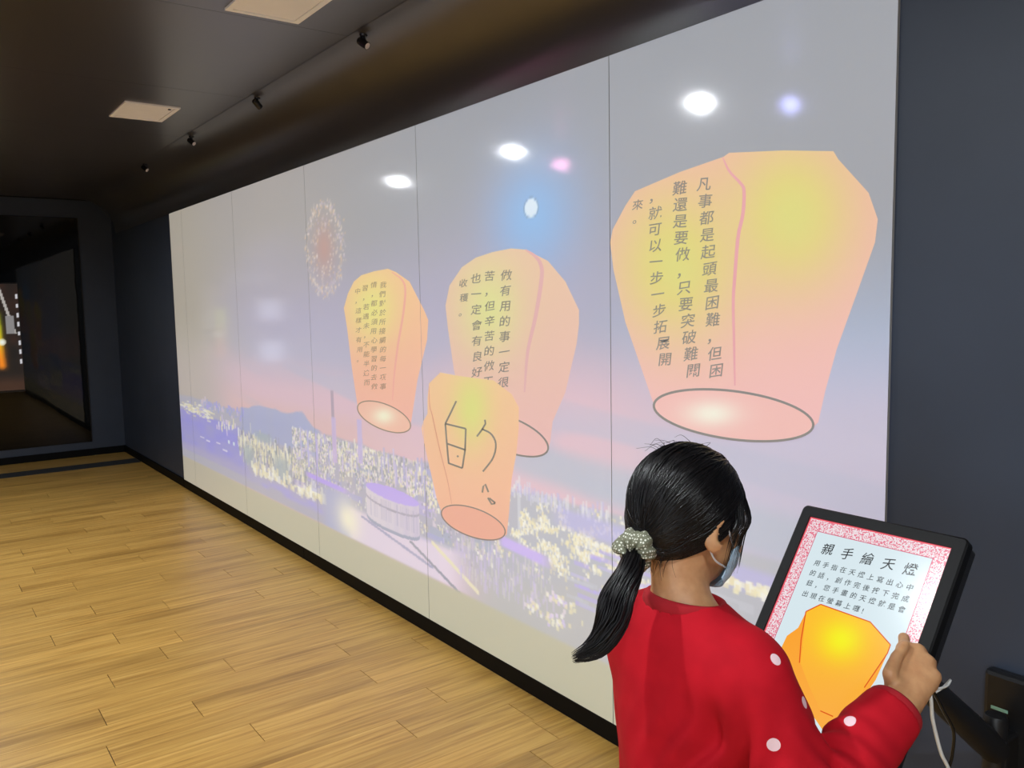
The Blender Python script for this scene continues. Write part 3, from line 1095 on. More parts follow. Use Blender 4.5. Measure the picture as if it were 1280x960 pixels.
def spot(loc, yaw, face, label):
    r = tag(empty('ceiling_sensor', loc), label, 'sensor', 'small black sensors along the cove')
    lathe('mount_disc', [(0, -0.012), (0.020, -0.012), (0.024, 0.0), (0, 0)], M['black_plastic'], r, 18)
    lathe('stem', [(0, -0.045), (0.007, -0.045), (0.007, -0.011), (0, -0.011)], M['black_plastic'], r, 10)
    R = Matrix.Translation((0, 0, -0.05)) @ Matrix.Rotation(yaw, 4, 'Z') @ Matrix.Rotation(math.radians(125), 4, 'X')
    h_ = lathe('head', [(0, -0.040), (0.018, -0.040), (0.022, -0.034), (0.022, 0.030), (0.019, 0.032), (0.019, 0.028), (0, 0.028)], M['black_plastic'], r, 18, R)
    f_ = lathe('lens_face', [(0, 0.0305), (0.0185, 0.0305)], M['pale_face'] if face else M['black_satin'], h_, 18, R)
    r.scale = (0.72, 0.72, 0.72)
    bracket = tube('yoke', smooth_path([(-0.025, 0, -0.05), (-0.022, 0, -0.03), (0, 0, -0.022), (0.022, 0, -0.03), (0.025, 0, -0.05)], 12), 0.003, M['black_metal'], r, 6)
    return r


for x_, yaw, fc, lb in ((-3.14, 2.0, True, 'black ceiling sensor with pale face nearest the camera'), (-4.36, 3.6, False, 'all black ceiling sensor, second from the camera'),
                        (-5.55, 2.1, True, 'black ceiling sensor with pale face, third from the camera'), (-6.77, 2.2, True, 'smallest black ceiling sensor with pale face, farthest away')):
    spot((x_, 1.60, CEIL - 0.002), yaw, fc, lb)


def projector(px, colr, label):
    d_ = ray(px)
    q = CAM + d_ * ((2.44 - 1.5) / d_[2])
    lx, ly = q[0], 2 * SCREEN_Y - q[1]
    r = tag(empty('ceiling_projector', (lx, ly - 0.02, 2.44)), label, 'projector', 'ceiling projectors facing the picture wall')
    box('housing', (-0.17, -0.26, -0.05), (0.17, 0.0, 0.055), M['black_plastic'], r, bevel=0.012)
    lathe('lens_barrel', [(0.0, 0.0), (0.032, 0.0), (0.032, 0.02), (0.026, 0.02), (0.026, 0.014)], M['black_metal'], r, 20, Matrix.Rotation(math.radians(-90), 4, 'X'))
    g_ = Nodes('projector_lens_' + ('blue' if colr[2] > colr[0] else 'pink'))
    g_.set(Base_Color=(0.05, 0.05, 0.05, 1), Emission_Color=colr, Emission_Strength=110.0)
    lathe('lens', [(0, 0.016), (0.0255, 0.016)], g_.m, r, 20, Matrix.Rotation(math.radians(-90), 4, 'X'))
    lathe('ceiling_mount', [(0, 0.054), (0.02, 0.054), (0.02, CEIL - 2.445), (0.06, CEIL - 2.445), (0.06, CEIL - 2.44), (0, CEIL - 2.44)], M['black_metal'], r, 16, Matrix.Translation((0, -0.13, 0)))


projector((988, 131), (0.42, 0.45, 1.0, 1), 'ceiling projector whose bluish lens mirrors above the largest lantern')
projector((701, 206), (1.0, 0.35, 0.6, 1), 'ceiling projector whose pink lens mirrors beside the moon')

# ------------------------------------------------------------------ touch monitor on its wall arm
TH = math.radians(36)
MT = at_y((1005, 630), 1.40)
MS, MD, MN = np.array([1.0, 0, 0]), np.array([0, -math.sin(TH), -math.cos(TH)]), np.array([0, -math.cos(TH), math.sin(TH)])
MW, MH = 0.3125, 0.53
MM = Matrix(((1, 0, 0, 0), (0, -MD[1], MN[1], 0), (0, -MD[2], MN[2], 0), (0, 0, 0, 1)))     # local: x right, y up the face, z out
mon = empty('touch_monitor', tuple(MT))
mon.matrix_world = Matrix.Translation(tuple(MT)) @ MM
tag(mon, 'tilted black touch monitor showing a drawn yellow lantern and instructions', 'monitor')


def rounded_slab(name, x0, x1, y0, y1, z0, z1, r, mat, parent, hole=None, bev=0.003):
    bm_ = bmesh.new()

    def loop(a0, a1, b0, b1, rad, n=6):
        pts = []
        for cx, cy, s in ((a1 - rad, b1 - rad, 0), (a0 + rad, b1 - rad, 1), (a0 + rad, b0 + rad, 2), (a1 - rad, b0 + rad, 3)):
            for i_ in range(n + 1):
                t_ = (s + i_ / n) * math.pi / 2
                pts.append((cx + rad * math.cos(t_), cy + rad * math.sin(t_)))
        return pts
    O = loop(x0, x1, y0, y1, r)
    O2 = loop(x0 + bev, x1 - bev, y0 + bev, y1 - bev, max(r - bev, 0.0005))
    n_ = len(O)
    rings = [[bm_.verts.new((a_, b_, z0)) for a_, b_ in O], [bm_.verts.new((a_, b_, z1 - bev)) for a_, b_ in O], [bm_.verts.new((a_, b_, z1)) for a_, b_ in O2]]
    if hole:
        H = loop(*hole, 0.001)
        rings += [[bm_.verts.new((a_, b_, z1)) for a_, b_ in H], [bm_.verts.new((a_, b_, z1 - 0.006)) for a_, b_ in H]]
    for k_ in range(len(rings) - 1):
        for i_ in range(n_):
            j_ = (i_ + 1) % n_
            bm_.faces.new((rings[k_][i_], rings[k_][j_], rings[k_ + 1][j_], rings[k_ + 1][i_]))
    bm_.faces.new(rings[0][::-1])
    bm_.faces.new(rings[-1])
    return bm_obj(name, bm_, mat, parent)


M['bezel'] = plain('matte_black_bezel', L3(6, 6, 7), 0.55, noise=0.1, nscale=80)
M['bezel'].node_tree.nodes['Principled BSDF'].inputs['Specular IOR Level'].default_value = 0.25
AX0, AX1, AY1, AY0 = 0.0215, 0.2900, -0.0215, -0.0215 - 0.4775
rounded_slab('housing', 0.004, MW - 0.004, -MH + 0.004, -0.004, -0.045, -0.012, 0.008, M['black_plastic'], mon)
rounded_slab('bezel', 0, MW, -MH, 0, -0.020, 0.0, 0.010, M['bezel'], mon, hole=(AX0, AX1, AY0, AY1))
ND = emissive_paint('monitor_light', L3(10, 10, 12), 1.0, 0.15)
M['mon'] = ND.m
NB = Nodes('monitor_border_light')
NB.set(Base_Color=L3(10, 10, 12), Roughness=0.15, Emission_Strength=1.0)
vv = NB.coords((1, 1, 1))
vo = NB.n('ShaderNodeTexVoronoi')
vo.inputs['Scale'].default_value = 430.0
NB.link(vv, vo.inputs['Vector'])
br_ = NB.n('ShaderNodeTexChecker')
br_.inputs['Scale'].default_value = 420.0
NB.link(vv, br_.inputs['Vector'])
rr = NB.ramp(vo.outputs['Distance'], [(0.42, L3(238, 230, 234)), (0.70, L3(226, 112, 136))])
NB.link(rr.outputs['Color'], NB.b.inputs['Emission Color'])


def quad_local(name, x0, x1, y0, y1, z, mat, parent, colr=None):
    o_ = mesh_obj(name, [(x0, y0, z), (x1, y0, z), (x1, y1, z), (x0, y1, z)], [(0, 1, 2, 3)], mat, parent)
    if colr is not None:
        set_col(o_, np.tile(lin(colr), (4, 1)))
    return o_


disp = quad_local('display', AX0, AX1, AY0, AY1, -0.0050, M['mon'], mon, (214, 230, 236))
BT = 0.0250
bm = bmesh.new()
for x0, x1, y0, y1 in ((AX0, AX1, AY1 - BT, AY1), (AX0, AX1, AY0, AY0 + BT), (AX0, AX0 + BT, AY0 + BT, AY1 - BT), (AX1 - BT, AX1, AY0 + BT, AY1 - BT)):
    bm.faces.new([bm.verts.new(q) for q in ((x0, y0, -0.0046), (x1, y0, -0.0046), (x1, y1, -0.0046), (x0, y1, -0.0046))])
bm_obj('border_pattern', bm, NB.m, disp)


def frame_lines(name, e, w_, z, colr):
    bm_ = bmesh.new()
    lay = bm_.verts.layers.float_color.new('paint')
    x0, x1, y0, y1 = AX0 + e, AX1 - e, AY0 + e, AY1 - e
    for a0, a1, b0, b1 in ((x0, x1, y1 - w_, y1), (x0, x1, y0, y0 + w_), (x0, x0 + w_, y0, y1), (x1 - w_, x1, y0, y1)):
        vs_ = [bm_.verts.new(q) for q in ((a0, b0, z), (a1, b0, z), (a1, b1, z), (a0, b1, z))]
        for v_ in vs_:
            v_[lay] = tuple(float(k) for k in lin(colr)) + (1.0,)
        bm_.faces.new(vs_)
    return bm_obj(name, bm_, M['mon'], disp)


frame_lines('border_line', 0.0, 0.0026, -0.0043, (238, 96, 110))
frame_lines('border_line', BT - 0.0009, 0.0014, -0.0043, (206, 88, 118))


def mon_pt(px, lift=0.0):
    d_ = ray(px)
    org = MT + MN * (-0.0046)
    t_ = ((org - CAM) @ MN) / (d_ @ MN)
    q = CAM + d_ * t_ - MT
    return np.array([q @ MS, -(q @ MD), -0.0046 + lift])


def loc_pt(q, lift=0.0):
    return np.array([q[0], q[1], -0.0046 + lift])


def z3(a_, b_):
    return (1000 + a_ / 6.4, 640 + b_ / 6.4)


def mon_text(s_, p0, p1, w_, h_, colr, gap=None):
    a_, b_ = mon_pt(p0)[:2], mon_pt(p1)[:2]
    items = [(ch, tuple(a_ + (b_ - a_) * k_ / (len(s_) - 1)), (w_, h_)) for k_, ch in enumerate(s_)]
    writing('lettering', items, loc_pt, 0.0010, lin(colr), M['mon'], disp, ax=(1, 0), ay=(0, 1), shear=0.05, jitter=0.05, each=w_ > 0.02)


mon_text('親手繪天燈', z3(225, 300), z3(885, 460), 0.0235, 0.0240, (26, 28, 32))
mon_text('用手指在天燈上寫出心中', z3(140, 410), z3(880, 605), 0.0125, 0.0125, (50, 58, 62))
mon_text('的話，創作完後按下完成', z3(105, 490), z3(845, 695), 0.0125, 0.0125, (50, 58, 62))
mon_text('鈕，您手畫的天燈就是會', z3(80, 570), z3(815, 780), 0.0125, 0.0125, (50, 58, 62))
mon_text('出現在螢幕上囉!', z3(45, 655), z3(525, 795), 0.0125, 0.0125, (50, 58, 62))


def mon_paint(base, hot, hc, hr):
    def f(px):
        g_ = np.exp(-(((px[:, 0] - hc[0]) / hr[0]) ** 2 + ((px[:, 1] - hc[1]) / hr[1]) ** 2))[:, None]
        t_ = np.clip((px[:, 1] - 760) / 140, 0, 1)[:, None]
        b2 = np.array(base, float) * (1 - t_) + np.array((250, 172, 66), float) * t_
        return lin(b2 * (1 - g_) + np.array(hot, float) * g_)
    return f


wing = [(1008, 765), (998, 785), (984, 795), (976, 812), (980, 840), (1000, 872), (1020, 900), (1030, 915), (1050, 916), (1072, 884), (1095, 850), (1111, 814), (1113.7, 806.5), (1088, 778)]
l1 = ring_poly(wing, (1045, 840), 8, mon_pt, 0.0010, mon_paint((250, 160, 40), (250, 160, 40), (0, 0), (1, 1)), 'lantern_side_picture', M['mon'], disp, cut=False)
front = [(1008, 765), (1026.5, 756), (1088.4, 778), (1113.7, 806.5), (1110, 816), (1095, 838), (1081.5, 860), (1068, 882), (1043, 897), (1026.5, 889), (1012, 858), (1001, 829)]
ring_poly(front, (1050, 825), 12, mon_pt, 0.0014, mon_paint((252, 190, 40), (246, 240, 20), (1052, 800), (28, 26)), 'lantern_front_picture', M['mon'], disp, cut=False)
for pl_ in ([[(1008, 765), (1002, 800), (1000, 829)], [(1026.5, 756), (1088.4, 778), (1113.7, 806.5)], [(1113.7, 806.5), (1110, 817), (1081, 860)], [(1026, 889), (1042, 896)], [(1008, 765), (1026.5, 756)]]):
    stroke('lantern_line', [pl_], 1.4, mon_pt, 0.0020, lin((222, 84, 20)), M['mon'], disp, cut=False, wall=False)

# wall bracket, arm
wb = tag(empty('wall_bracket', (-0.745, D, 0.36)), 'black wall bracket plate with a jointed arm behind the monitor', 'bracket')
box('wall_plate', (-0.058, -0.034, 0.0), (0.075, 0.0, 0.335), M['black_plastic'], wb, bevel=0.010)
NLb = Nodes('pale_label')
NLb.set(Base_Color=L3(150, 196, 172), Roughness=0.5)
box('label_strip', (-0.040, -0.0350, 0.252), (-0.006, -0.0338, 0.259), NLb.m, wb)
lathe('joint', [(0, 0.0), (0.021, 0.0), (0.023, 0.004), (0.023, 0.205), (0.020, 0.211), (0, 0.212)], M['black_metal'], wb, 24, Matrix.Translation((-0.008, -0.085, 0.055)))
box('hinge_block', (-0.033, -0.09, 0.10), (0.017, -0.03, 0.22), M['black_metal'], wb, bevel=0.006)
arm_a, arm_b = np.array([-0.008, -0.085, 0.190]), np.array([-0.045, -0.42, 0.470])
V, Q = tube_arrays(np.array([arm_a + (arm_b - arm_a) * t_ for t_ in np.linspace(0, 1, 8)]), [0.030, 0.030, 0.029, 0.028, 0.027, 0.027, 0.026, 0.024], 12)
np_obj('arm', V, Q, M['black_metal'], wb)
MCt = MT + MS * MW / 2 + MD * 0.25 - MN * 0.047 - np.array([-0.745, D, 0.36])
tube('arm_link', smooth_path([arm_b, (arm_b + MCt) / 2 + np.array([0, 0, 0.01]), MCt + MN * 0.002], 12), 0.022, M['black_metal'], wb, 12)
box('mount_plate', (-0.05, -0.05, -0.009), (0.05, 0.05, 0.0015), M['black_metal'], wb, M=Matrix.Translation(tuple(MCt)) @ MM)

# cables behind the monitor
kn = at((1160, 863), 1.42)


def cable(name, pxs, deps, r, mat, label, tail):
    pts = [at(p_, d_) for p_, d_ in zip(pxs, deps)]
    pts += [np.array(t_) for t_ in tail]
    o_ = tube(name, smooth_path(pts, 60), r, mat, None, 8)
    return tag(o_, label, 'cable')


cable('power_cable', [(1130, 852), (1160, 862), (1166, 900), (1176, 940), (1186, 962)], [1.46, 1.45, 1.46, 1.47, 1.48], 0.0032, M['white_plastic'],
      'white cable hanging behind the right edge of the monitor', [at((1196, 1000), 1.50), at((1206, 1070), 1.50), (-0.80, 1.60, 0.10), (-0.74, 1.66, 0.0036), (-0.60, 1.72, 0.0036)])
cable('video_cable', [(1140, 850), (1164, 862), (1180, 890), (1192, 915), (1190, 945), (1186, 965)], [1.475, 1.465, 1.475, 1.48, 1.49, 1.495], 0.0030, M['black_satin'],
      'thin black cable hanging beside the white cable', [at((1190, 1000), 1.52), at((1200, 1070), 1.53), (-0.82, 1.70, 0.10), (-0.75, 1.77, 0.0034), (-0.58, 1.80, 0.0034)])
tie = [at(p_, d_) for p_, d_ in zip([(1155, 866), (1160, 860), (1172, 861), (1184, 857), (1188, 850), (1180, 858), (1168, 866), (1158, 867)], [1.45, 1.44, 1.45, 1.46, 1.47, 1.475, 1.47, 1.46])]
tag(tube('cable_tie', smooth_path(tie, 40), 0.0022, M['white_plastic'], None, 6), 'white cord tied round the cables beside the hand', 'cable tie')
# ------------------------------------------------------------------ the girl: smooth distance-field body, clothes and hair
def rc(P, a, b, r1, r2):
    a, b = np.asarray(a, float), np.asarray(b, float)
    ab = b - a
    h_ = np.clip(((P - a) @ ab) / (ab @ ab), 0, 1)
    q = P - a - h_[:, None] * ab
    return np.sqrt((q * q).sum(1)) - (r1 + (r2 - r1) * h_)


def el(P, c, rad, R=None):
    q = P - np.asarray(c, float)
    if R is not None:
        q = q @ R
    rad = np.asarray(rad, float)
    k0 = np.sqrt(((q / rad) ** 2).sum(1))
    k1 = np.sqrt(((q / rad ** 2) ** 2).sum(1)) + 1e-9
    return k0 * (k0 - 1) / k1


def smin(a, b, k):
    h_ = np.clip(0.5 + 0.5 * (b - a) / k, 0, 1)
    return b + (a - b) * h_ - k * h_ * (1 - h_)


def sdf_mesh(f, lo, hi, h_, B=16, smooth=2):
    lo = np.asarray(lo, float)
    n_ = (np.ceil((np.asarray(hi) - lo) / h_ / B) * B).astype(int)
    nb = n_ // B
    F_ = np.empty(tuple(n_), np.float32)
    gi = np.stack(np.meshgrid(*[np.arange(k) for k in nb], indexing='ij'), -1).reshape(-1, 3)
    cen = lo + (gi * B + B / 2) * h_
    dc = f(cen)
    loc_ = np.stack(np.meshgrid(np.arange(B), np.arange(B), np.arange(B), indexing='ij'), -1).reshape(-1, 3)
    lim = 0.5 * math.sqrt(3) * B * h_ * 1.5
    for s_ in range(len(gi)):
        i_, j_, k_ = gi[s_] * B
        if abs(dc[s_]) > lim:
            F_[i_:i_ + B, j_:j_ + B, k_:k_ + B] = dc[s_]
        else:
            F_[i_:i_ + B, j_:j_ + B, k_:k_ + B] = f(lo + (gi[s_] * B + loc_) * h_).reshape(B, B, B)
    S = F_ < 0
    nx, ny, nz = F_.shape
    cnt = np.zeros((nx - 1, ny - 1, nz - 1), np.uint8)
    offs = [(a, b, c) for a in (0, 1) for b in (0, 1) for c in (0, 1)]
    for a, b, c in offs:
        cnt += S[a:nx - 1 + a, b:ny - 1 + b, c:nz - 1 + c]
    mix = (cnt > 0) & (cnt < 8)
    I = np.argwhere(mix)
    vid = np.full(mix.shape, -1, np.int32)
    vid[mix] = np.arange(len(I))
    val = np.stack([F_[I[:, 0] + a, I[:, 1] + b, I[:, 2] + c] for a, b, c in offs], -1)
    acc = np.zeros((len(I), 3))
    wt = np.zeros(len(I))
    for p_ in range(8):
        for q in range(p_ + 1, 8):
            o1, o2 = np.array(offs[p_]), np.array(offs[q])
            if np.abs(o1 - o2).sum() != 1:
                continue
            va, vb = val[:, p_], val[:, q]
            cr = (va < 0) != (vb < 0)
            t_ = np.where(cr, va / np.where(np.abs(va - vb) < 1e-12, 1, va - vb), 0)
            acc += np.where(cr[:, None], o1 + (o2 - o1) * t_[:, None], 0)
            wt += cr
    V_ = lo + (I + acc / wt[:, None]) * h_
    Qs = []
    for ax in range(3):
        b_, c_ = [(1, 2), (2, 0), (0, 1)][ax]
        sl1, sl2 = [slice(1, None)] * 3, [slice(1, None)] * 3
        sl1[ax], sl2[ax] = slice(0, -1), slice(1, None)
        sA, sB = S[tuple(sl1)], S[tuple(sl2)]
        E_ = np.argwhere(sA != sB)
        if not len(E_):
            continue
        flip = sA[tuple(E_.T)]
        base = E_.copy()
        base[:, b_] += 1
        base[:, c_] += 1
        ids = []
        for db, dc_ in ((-1, -1), (0, -1), (0, 0), (-1, 0)):
            q = base.copy()
            q[:, b_] += db
            q[:, c_] += dc_
            q = np.minimum(q, np.array(vid.shape) - 1)
            ids.append(vid[tuple(q.T)])
        q4 = np.stack(ids, -1)
        q4[~flip] = q4[~flip][:, ::-1]
        Qs.append(q4[(q4 >= 0).all(1)])
    Qd = np.vstack(Qs)
    for _ in range(smooth):
        s_, n2 = np.zeros_like(V_), np.zeros(len(V_))
        for k_ in range(4):
            a, b = Qd[:, k_], Qd[:, (k_ + 1) % 4]
            np.add.at(s_, a, V_[b])
            np.add.at(n2, a, 1)
            np.add.at(s_, b, V_[a])
            np.add.at(n2, b, 1)
        V_ = V_ * 0.5 + 0.5 * s_ / n2[:, None]
    return V_, Qd


def frame(fwd, up=(0, 0, 1)):
    f_ = np.asarray(fwd, float)
    f_ /= np.linalg.norm(f_)
    r_ = np.cross(f_, up)
    r_ /= np.linalg.norm(r_)
    return np.stack([r_, f_, np.cross(r_, f_)], -1)        # columns: right, forward, up


pit = math.radians(14)
HR = frame((0.12 * math.cos(pit), 0.993 * math.cos(pit), -math.sin(pit)))
HC = np.array([-0.830, 0.931, 1.178])
HS = 0.93           # head size factor


def hw(p_):
    return HC + HS * (HR @ np.asarray(p_, float))


def hl(P):
    return (P - HC) @ HR / HS


SH = np.array([-0.022, 0.026, -0.006])       # where she stands
NECK = np.array([-0.790, 0.874, 1.035]) + SH
shR, elR, wrR = np.array([-0.672, 0.880, 0.985]) + SH, np.array([-0.621, 0.936, 0.822]), np.array([-0.606, 1.134, 0.914])
shL, elL, wrL = np.array([-0.876, 0.874, 0.990]) + SH, np.array([-0.876, 0.900, 0.795]) + SH, np.array([-0.880, 1.000, 0.690]) + SH
# right hand: index finger resting on the glass
TIP = MT + np.array(mon_pt((1131, 803)))[0] * MS - np.array(mon_pt((1131, 803)))[1] * MD + MN * 0.0065
kI, kM, kR, kP = np.array([-0.642, 1.208, 0.960]), np.array([-0.625, 1.213, 0.960]), np.array([-0.607, 1.208, 0.951]), np.array([-0.592, 1.197, 0.938])
HF = np.array([-0.16, 0.97, 0.10])
HDn = np.array([-0.25, 0.15, -0.95])


def hand_right(P):
    d = rc(P, wrR + np.array([-0.008, 0, 0]), kI, 0.0185, 0.0135)
    d = smin(d, rc(P, wrR, kM, 0.0185, 0.0135), 0.008)
    d = smin(d, rc(P, wrR + np.array([0.006, 0, -0.002]), kR, 0.018, 0.0125), 0.008)
    d = smin(d, rc(P, wrR + np.array([0.010, 0, -0.004]), kP, 0.017, 0.0115), 0.008)
    m1 = kI + (TIP - kI) * 0.42 + np.array([0, 0, 0.012])
    m2 = kI + (TIP - kI) * 0.74 + np.array([0, 0, 0.008])
    f_ = np.minimum(rc(P, kI, m1, 0.0098, 0.0085), np.minimum(rc(P, m1, m2, 0.0085, 0.0075), rc(P, m2, TIP, 0.0075, 0.0062)))
    d = smin(d, f_, 0.004)
    for k_, L_, r_ in ((kM, 0.031, 0.0096), (kR, 0.029, 0.0092), (kP, 0.024, 0.0082)):
        a_ = k_ + L_ * (0.85 * HF + 0.45 * HDn)
        b_ = a_ + L_ * 0.72 * (0.95 * HDn - 0.15 * HF)
        c_ = b_ + L_ * 0.5 * (-0.9 * HF + 0.1 * HDn)
        f_ = np.minimum(rc(P, k_, a_, r_, r_ * 0.9), np.minimum(rc(P, a_, b_, r_ * 0.9, r_ * 0.82), rc(P, b_, c_, r_ * 0.82, r_ * 0.75)))
        d = smin(d, f_, 0.003)
    t0 = wrR + np.array([-0.014, 0.016, -0.002])
    t1, t2, t3 = at((1112, 842), 1.225), at((1121, 821), 1.245), at((1132, 806), 1.262)
    f_ = np.minimum(rc(P, t0, t1, 0.0135, 0.0105), np.minimum(rc(P, t1, t2, 0.0102, 0.0088), rc(P, t2, t3, 0.0086, 0.0068)))
    return smin(d, f_, 0.006)


kL = wrL + np.array([0.012, 0.060, -0.022])


def hand_left(P):
    d = rc(P, wrL, kL, 0.019, 0.017)
    for k_, sp in enumerate((-0.024, -0.008, 0.008, 0.022)):
        L_ = (0.026, 0.030, 0.031, 0.028)[k_]
        b0 = kL + np.array([sp, 0.002, 0.004])
        b1 = b0 + L_ * np.array([0.1, 0.85, -0.5])
        b2 = b1 + L_ * 0.75 * np.array([0.1, 0.4, -0.9])
        d = smin(d, np.minimum(rc(P, b0, b1, 0.009, 0.008), rc(P, b1, b2, 0.008, 0.0062)), 0.005)
    t0 = wrL + np.array([0.018, 0.02, -0.004])
    d = smin(d, np.minimum(rc(P, t0, t0 + np.array([0.018, 0.026, -0.010]), 0.012, 0.0095), rc(P, t0 + np.array([0.018, 0.026, -0.010]), t0 + np.array([0.020, 0.048, -0.022]), 0.0095, 0.0068)), 0.006)
    return d


SXY = np.array([1, 1, 0])
hipR, knR, anR = np.array([-0.715, 0.862, 0.56]) + SH * SXY, np.array([-0.715, 0.872, 0.33]) + SH * SXY, np.array([-0.712, 0.855, 0.065]) + SH * SXY
hipL, knL, anL = np.array([-0.835, 0.858, 0.56]) + SH * SXY, np.array([-0.840, 0.880, 0.33]) + SH * SXY, np.array([-0.845, 0.860, 0.065]) + SH * SXY


def torso(P, g_):
    P = P - SH
    NECK_, shL_, shR_ = NECK - SH, shL - SH, shR - SH
    d = el(P, (-0.783, 0.868, 0.915), (0.096 + g_, 0.072 + g_, 0.135 + g_))
    d = smin(d, el(P, (-0.778, 0.866, 0.74), (0.086 + g_, 0.075 + g_, 0.16 + g_)), 0.06)
    d = smin(d, el(P, (-0.776, 0.862, 0.62), (0.112 + g_, 0.086 + g_, 0.10 + g_)), 0.06)
    d = smin(d, rc(P, shL_ + np.array([0.03, 0, 0.006]), shR_ + np.array([-0.03, 0, 0.006]), 0.042 + g_, 0.042 + g_), 0.05)
    d = smin(d, rc(P, NECK_ + np.array([0, 0, -0.012]), shR_ + np.array([-0.03, 0, 0.012]), 0.036 + g_, 0.032 + g_), 0.05)
    d = smin(d, rc(P, NECK_ + np.array([0, 0, -0.012]), shL_ + np.array([0.03, 0, 0.012]), 0.036 + g_, 0.032 + g_), 0.05)
    return d


def head_sdf(P):
    return head_unit(hl(P)) * HS


def head_unit(q):
    d = el(q, (0, -0.010, 0.022), (0.070, 0.087, 0.083))
    d = smin(d, el(q, (0, 0.030, -0.035), (0.055, 0.055, 0.062)), 0.03)
    d = smin(d, el(q, (0, 0.052, -0.078), (0.024, 0.022, 0.020)), 0.03)                 # chin
    d = smin(d, rc(q, (0, 0.084, -0.005), (0, 0.097, -0.032), 0.006, 0.0095), 0.012)      # nose
    d = smin(d, rc(q, (-0.03, 0.078, 0.018), (0.03, 0.078, 0.018), 0.010, 0.010), 0.02)   # brow
    for s_ in (-1, 1):
        d = -smin(-d, el(q, (s_ * 0.027, 0.092, -0.002), (0.013, 0.012, 0.008)), 0.008)   # eye sockets
        d = smin(d, el(q, (s_ * 0.034, 0.062, -0.035), (0.022, 0.022, 0.022)), 0.02)      # cheeks
        a = np.array([s_ * 0.070, -0.004, -0.014])
        Re = frame((s_ * 0.55, 0.83, 0.0))
        e_ = el(q, a + np.array([s_ * 0.006, -0.006, 0]), (0.006, 0.018, 0.029), Re if s_ > 0 else frame((s_ * 0.55, 0.83, 0.0)))
        e_ = np.maximum(e_, -el(q, a + np.array([s_ * 0.013, 0.003, 0.004]), (0.006, 0.010, 0.017), Re))
        d = smin(d, e_, 0.006)
    d = smin(d, rc(q, (-0.018, 0.083, -0.056), (0.018, 0.083, -0.056), 0.006, 0.006), 0.01)  # lips
    return d


def body(P):
    d = head_sdf(P)
    d = smin(d, rc(P, NECK, hw((0, -0.022, -0.035)), 0.041, 0.0385), 0.022)
    d = smin(d, torso(P, 0.0), 0.03)
    for a, b, c in ((shR, elR, wrR), (shL, elL, wrL)):
        d = smin(d, rc(P, a, b, 0.036, 0.030), 0.02)
        d = smin(d, rc(P, b, c, 0.030, 0.0195), 0.01)
    d = smin(d, hand_right(P), 0.008)
    d = smin(d, hand_left(P), 0.008)
    for a, b, c in ((hipR, knR, anR), (hipL, knL, anL)):
        d = smin(d, rc(P, a, b, 0.062, 0.043), 0.03)
        d = smin(d, rc(P, b, c, 0.044, 0.028), 0.015)
        d = smin(d, rc(P, c + np.array([0, 0, -0.02]), c + np.array([0, 0.10, -0.035]), 0.028, 0.020), 0.02)
    return d


cufR = wrR + (elR - wrR) * 0.10
cufL = wrL + (elL - wrL) * 0.06


def sleeve(P, sh, eb, cf, r0, r1, r2):
    d = rc(P, sh, eb, r0, r1)
    f_ = rc(P, eb, cf + (cf - eb) * 0.2, r1, r2)
    ax = (cf - eb) / np.linalg.norm(cf - eb)
    f_ = np.maximum(f_, (P - cf) @ ax)
    return d, f_


def sweater(P):
    d = torso(P, 0.014)
    up, fo = sleeve(P, shR, elR, cufR, 0.056, 0.055, 0.040)
    arm_r = smin(up, fo, 0.012)
    d = smin(d, arm_r, 0.028)
    up, fo = sleeve(P, shL, elL, cufL, 0.054, 0.050, 0.038)
    d = smin(d, smin(up, fo, 0.012), 0.028)
    # folds: gathered at the right elbow, hanging from the armpit and low on the back
    x_, y_, z_ = P[:, 0], P[:, 1], P[:, 2]
    e1 = np.exp(-((P - (elR + np.array([-0.01, 0.03, 0.03]))) ** 2).sum(1) / 0.075 ** 2)
    d = d + 0.0085 * e1 * np.sin(y_ * 150 + z_ * 120 + 2.2 * np.sin(x_ * 40 + z_ * 18))
    e2 = np.exp(-((P - np.array([-0.715, 0.86, 0.88])) ** 2).sum(1) / 0.085 ** 2)
    d = d + 0.0065 * e2 * np.sin(x_ * 150 - z_ * 38 + 1.5 * np.sin(z_ * 30 + y_ * 25))
    e3 = np.exp(-((z_ - 0.72) / 0.14) ** 2)
    d = d + 0.0045 * e3 * np.sin(x_ * 62 + 2.0 * np.sin(z_ * 17 + y_ * 12))
    d = d + 0.0012 * np.sin(x_ * 45 + z_ * 30) * np.sin(y_ * 50 - z_ * 22)
    d = np.maximum(d, -rc(P, NECK + np.array([0, 0.002, 0.022]), NECK + np.array([0, 0.02, 0.12]), 0.0555, 0.058))
    return np.maximum(d, 0.585 - z_)


def trousers(P):
    d = el(P - SH, (-0.776, 0.862, 0.60), (0.112, 0.090, 0.09))
    for a, b, c in ((hipR, knR, anR), (hipL, knL, anL)):
        d = smin(d, rc(P, a, b, 0.072, 0.055), 0.02)
        d = smin(d, rc(P, b, c, 0.055, 0.044), 0.015)
    d = d + 0.002 * np.sin(P[:, 2] * 60 + 2 * np.sin(P[:, 0] * 40)) * np.sin(P[:, 1] * 40)
    return np.maximum(np.maximum(d, P[:, 2] - 0.64), 0.058 - P[:, 2])


HE_C, HE_R = np.array([0, -0.012, 0.022]), np.array([0.0795, 0.0975, 0.0935])


def hair_line(q):
    """height of the hair's lower edge at a given front-back place, head coordinates"""
    return np.interp(q[:, 1], [-0.115, -0.075, -0.045, -0.02, 0.0, 0.02, 0.045, 0.07, 0.085, 0.11], [-0.066, -0.066, -0.052, -0.030, -0.006, 0.000, -0.012, -0.006, 0.030, 0.050])


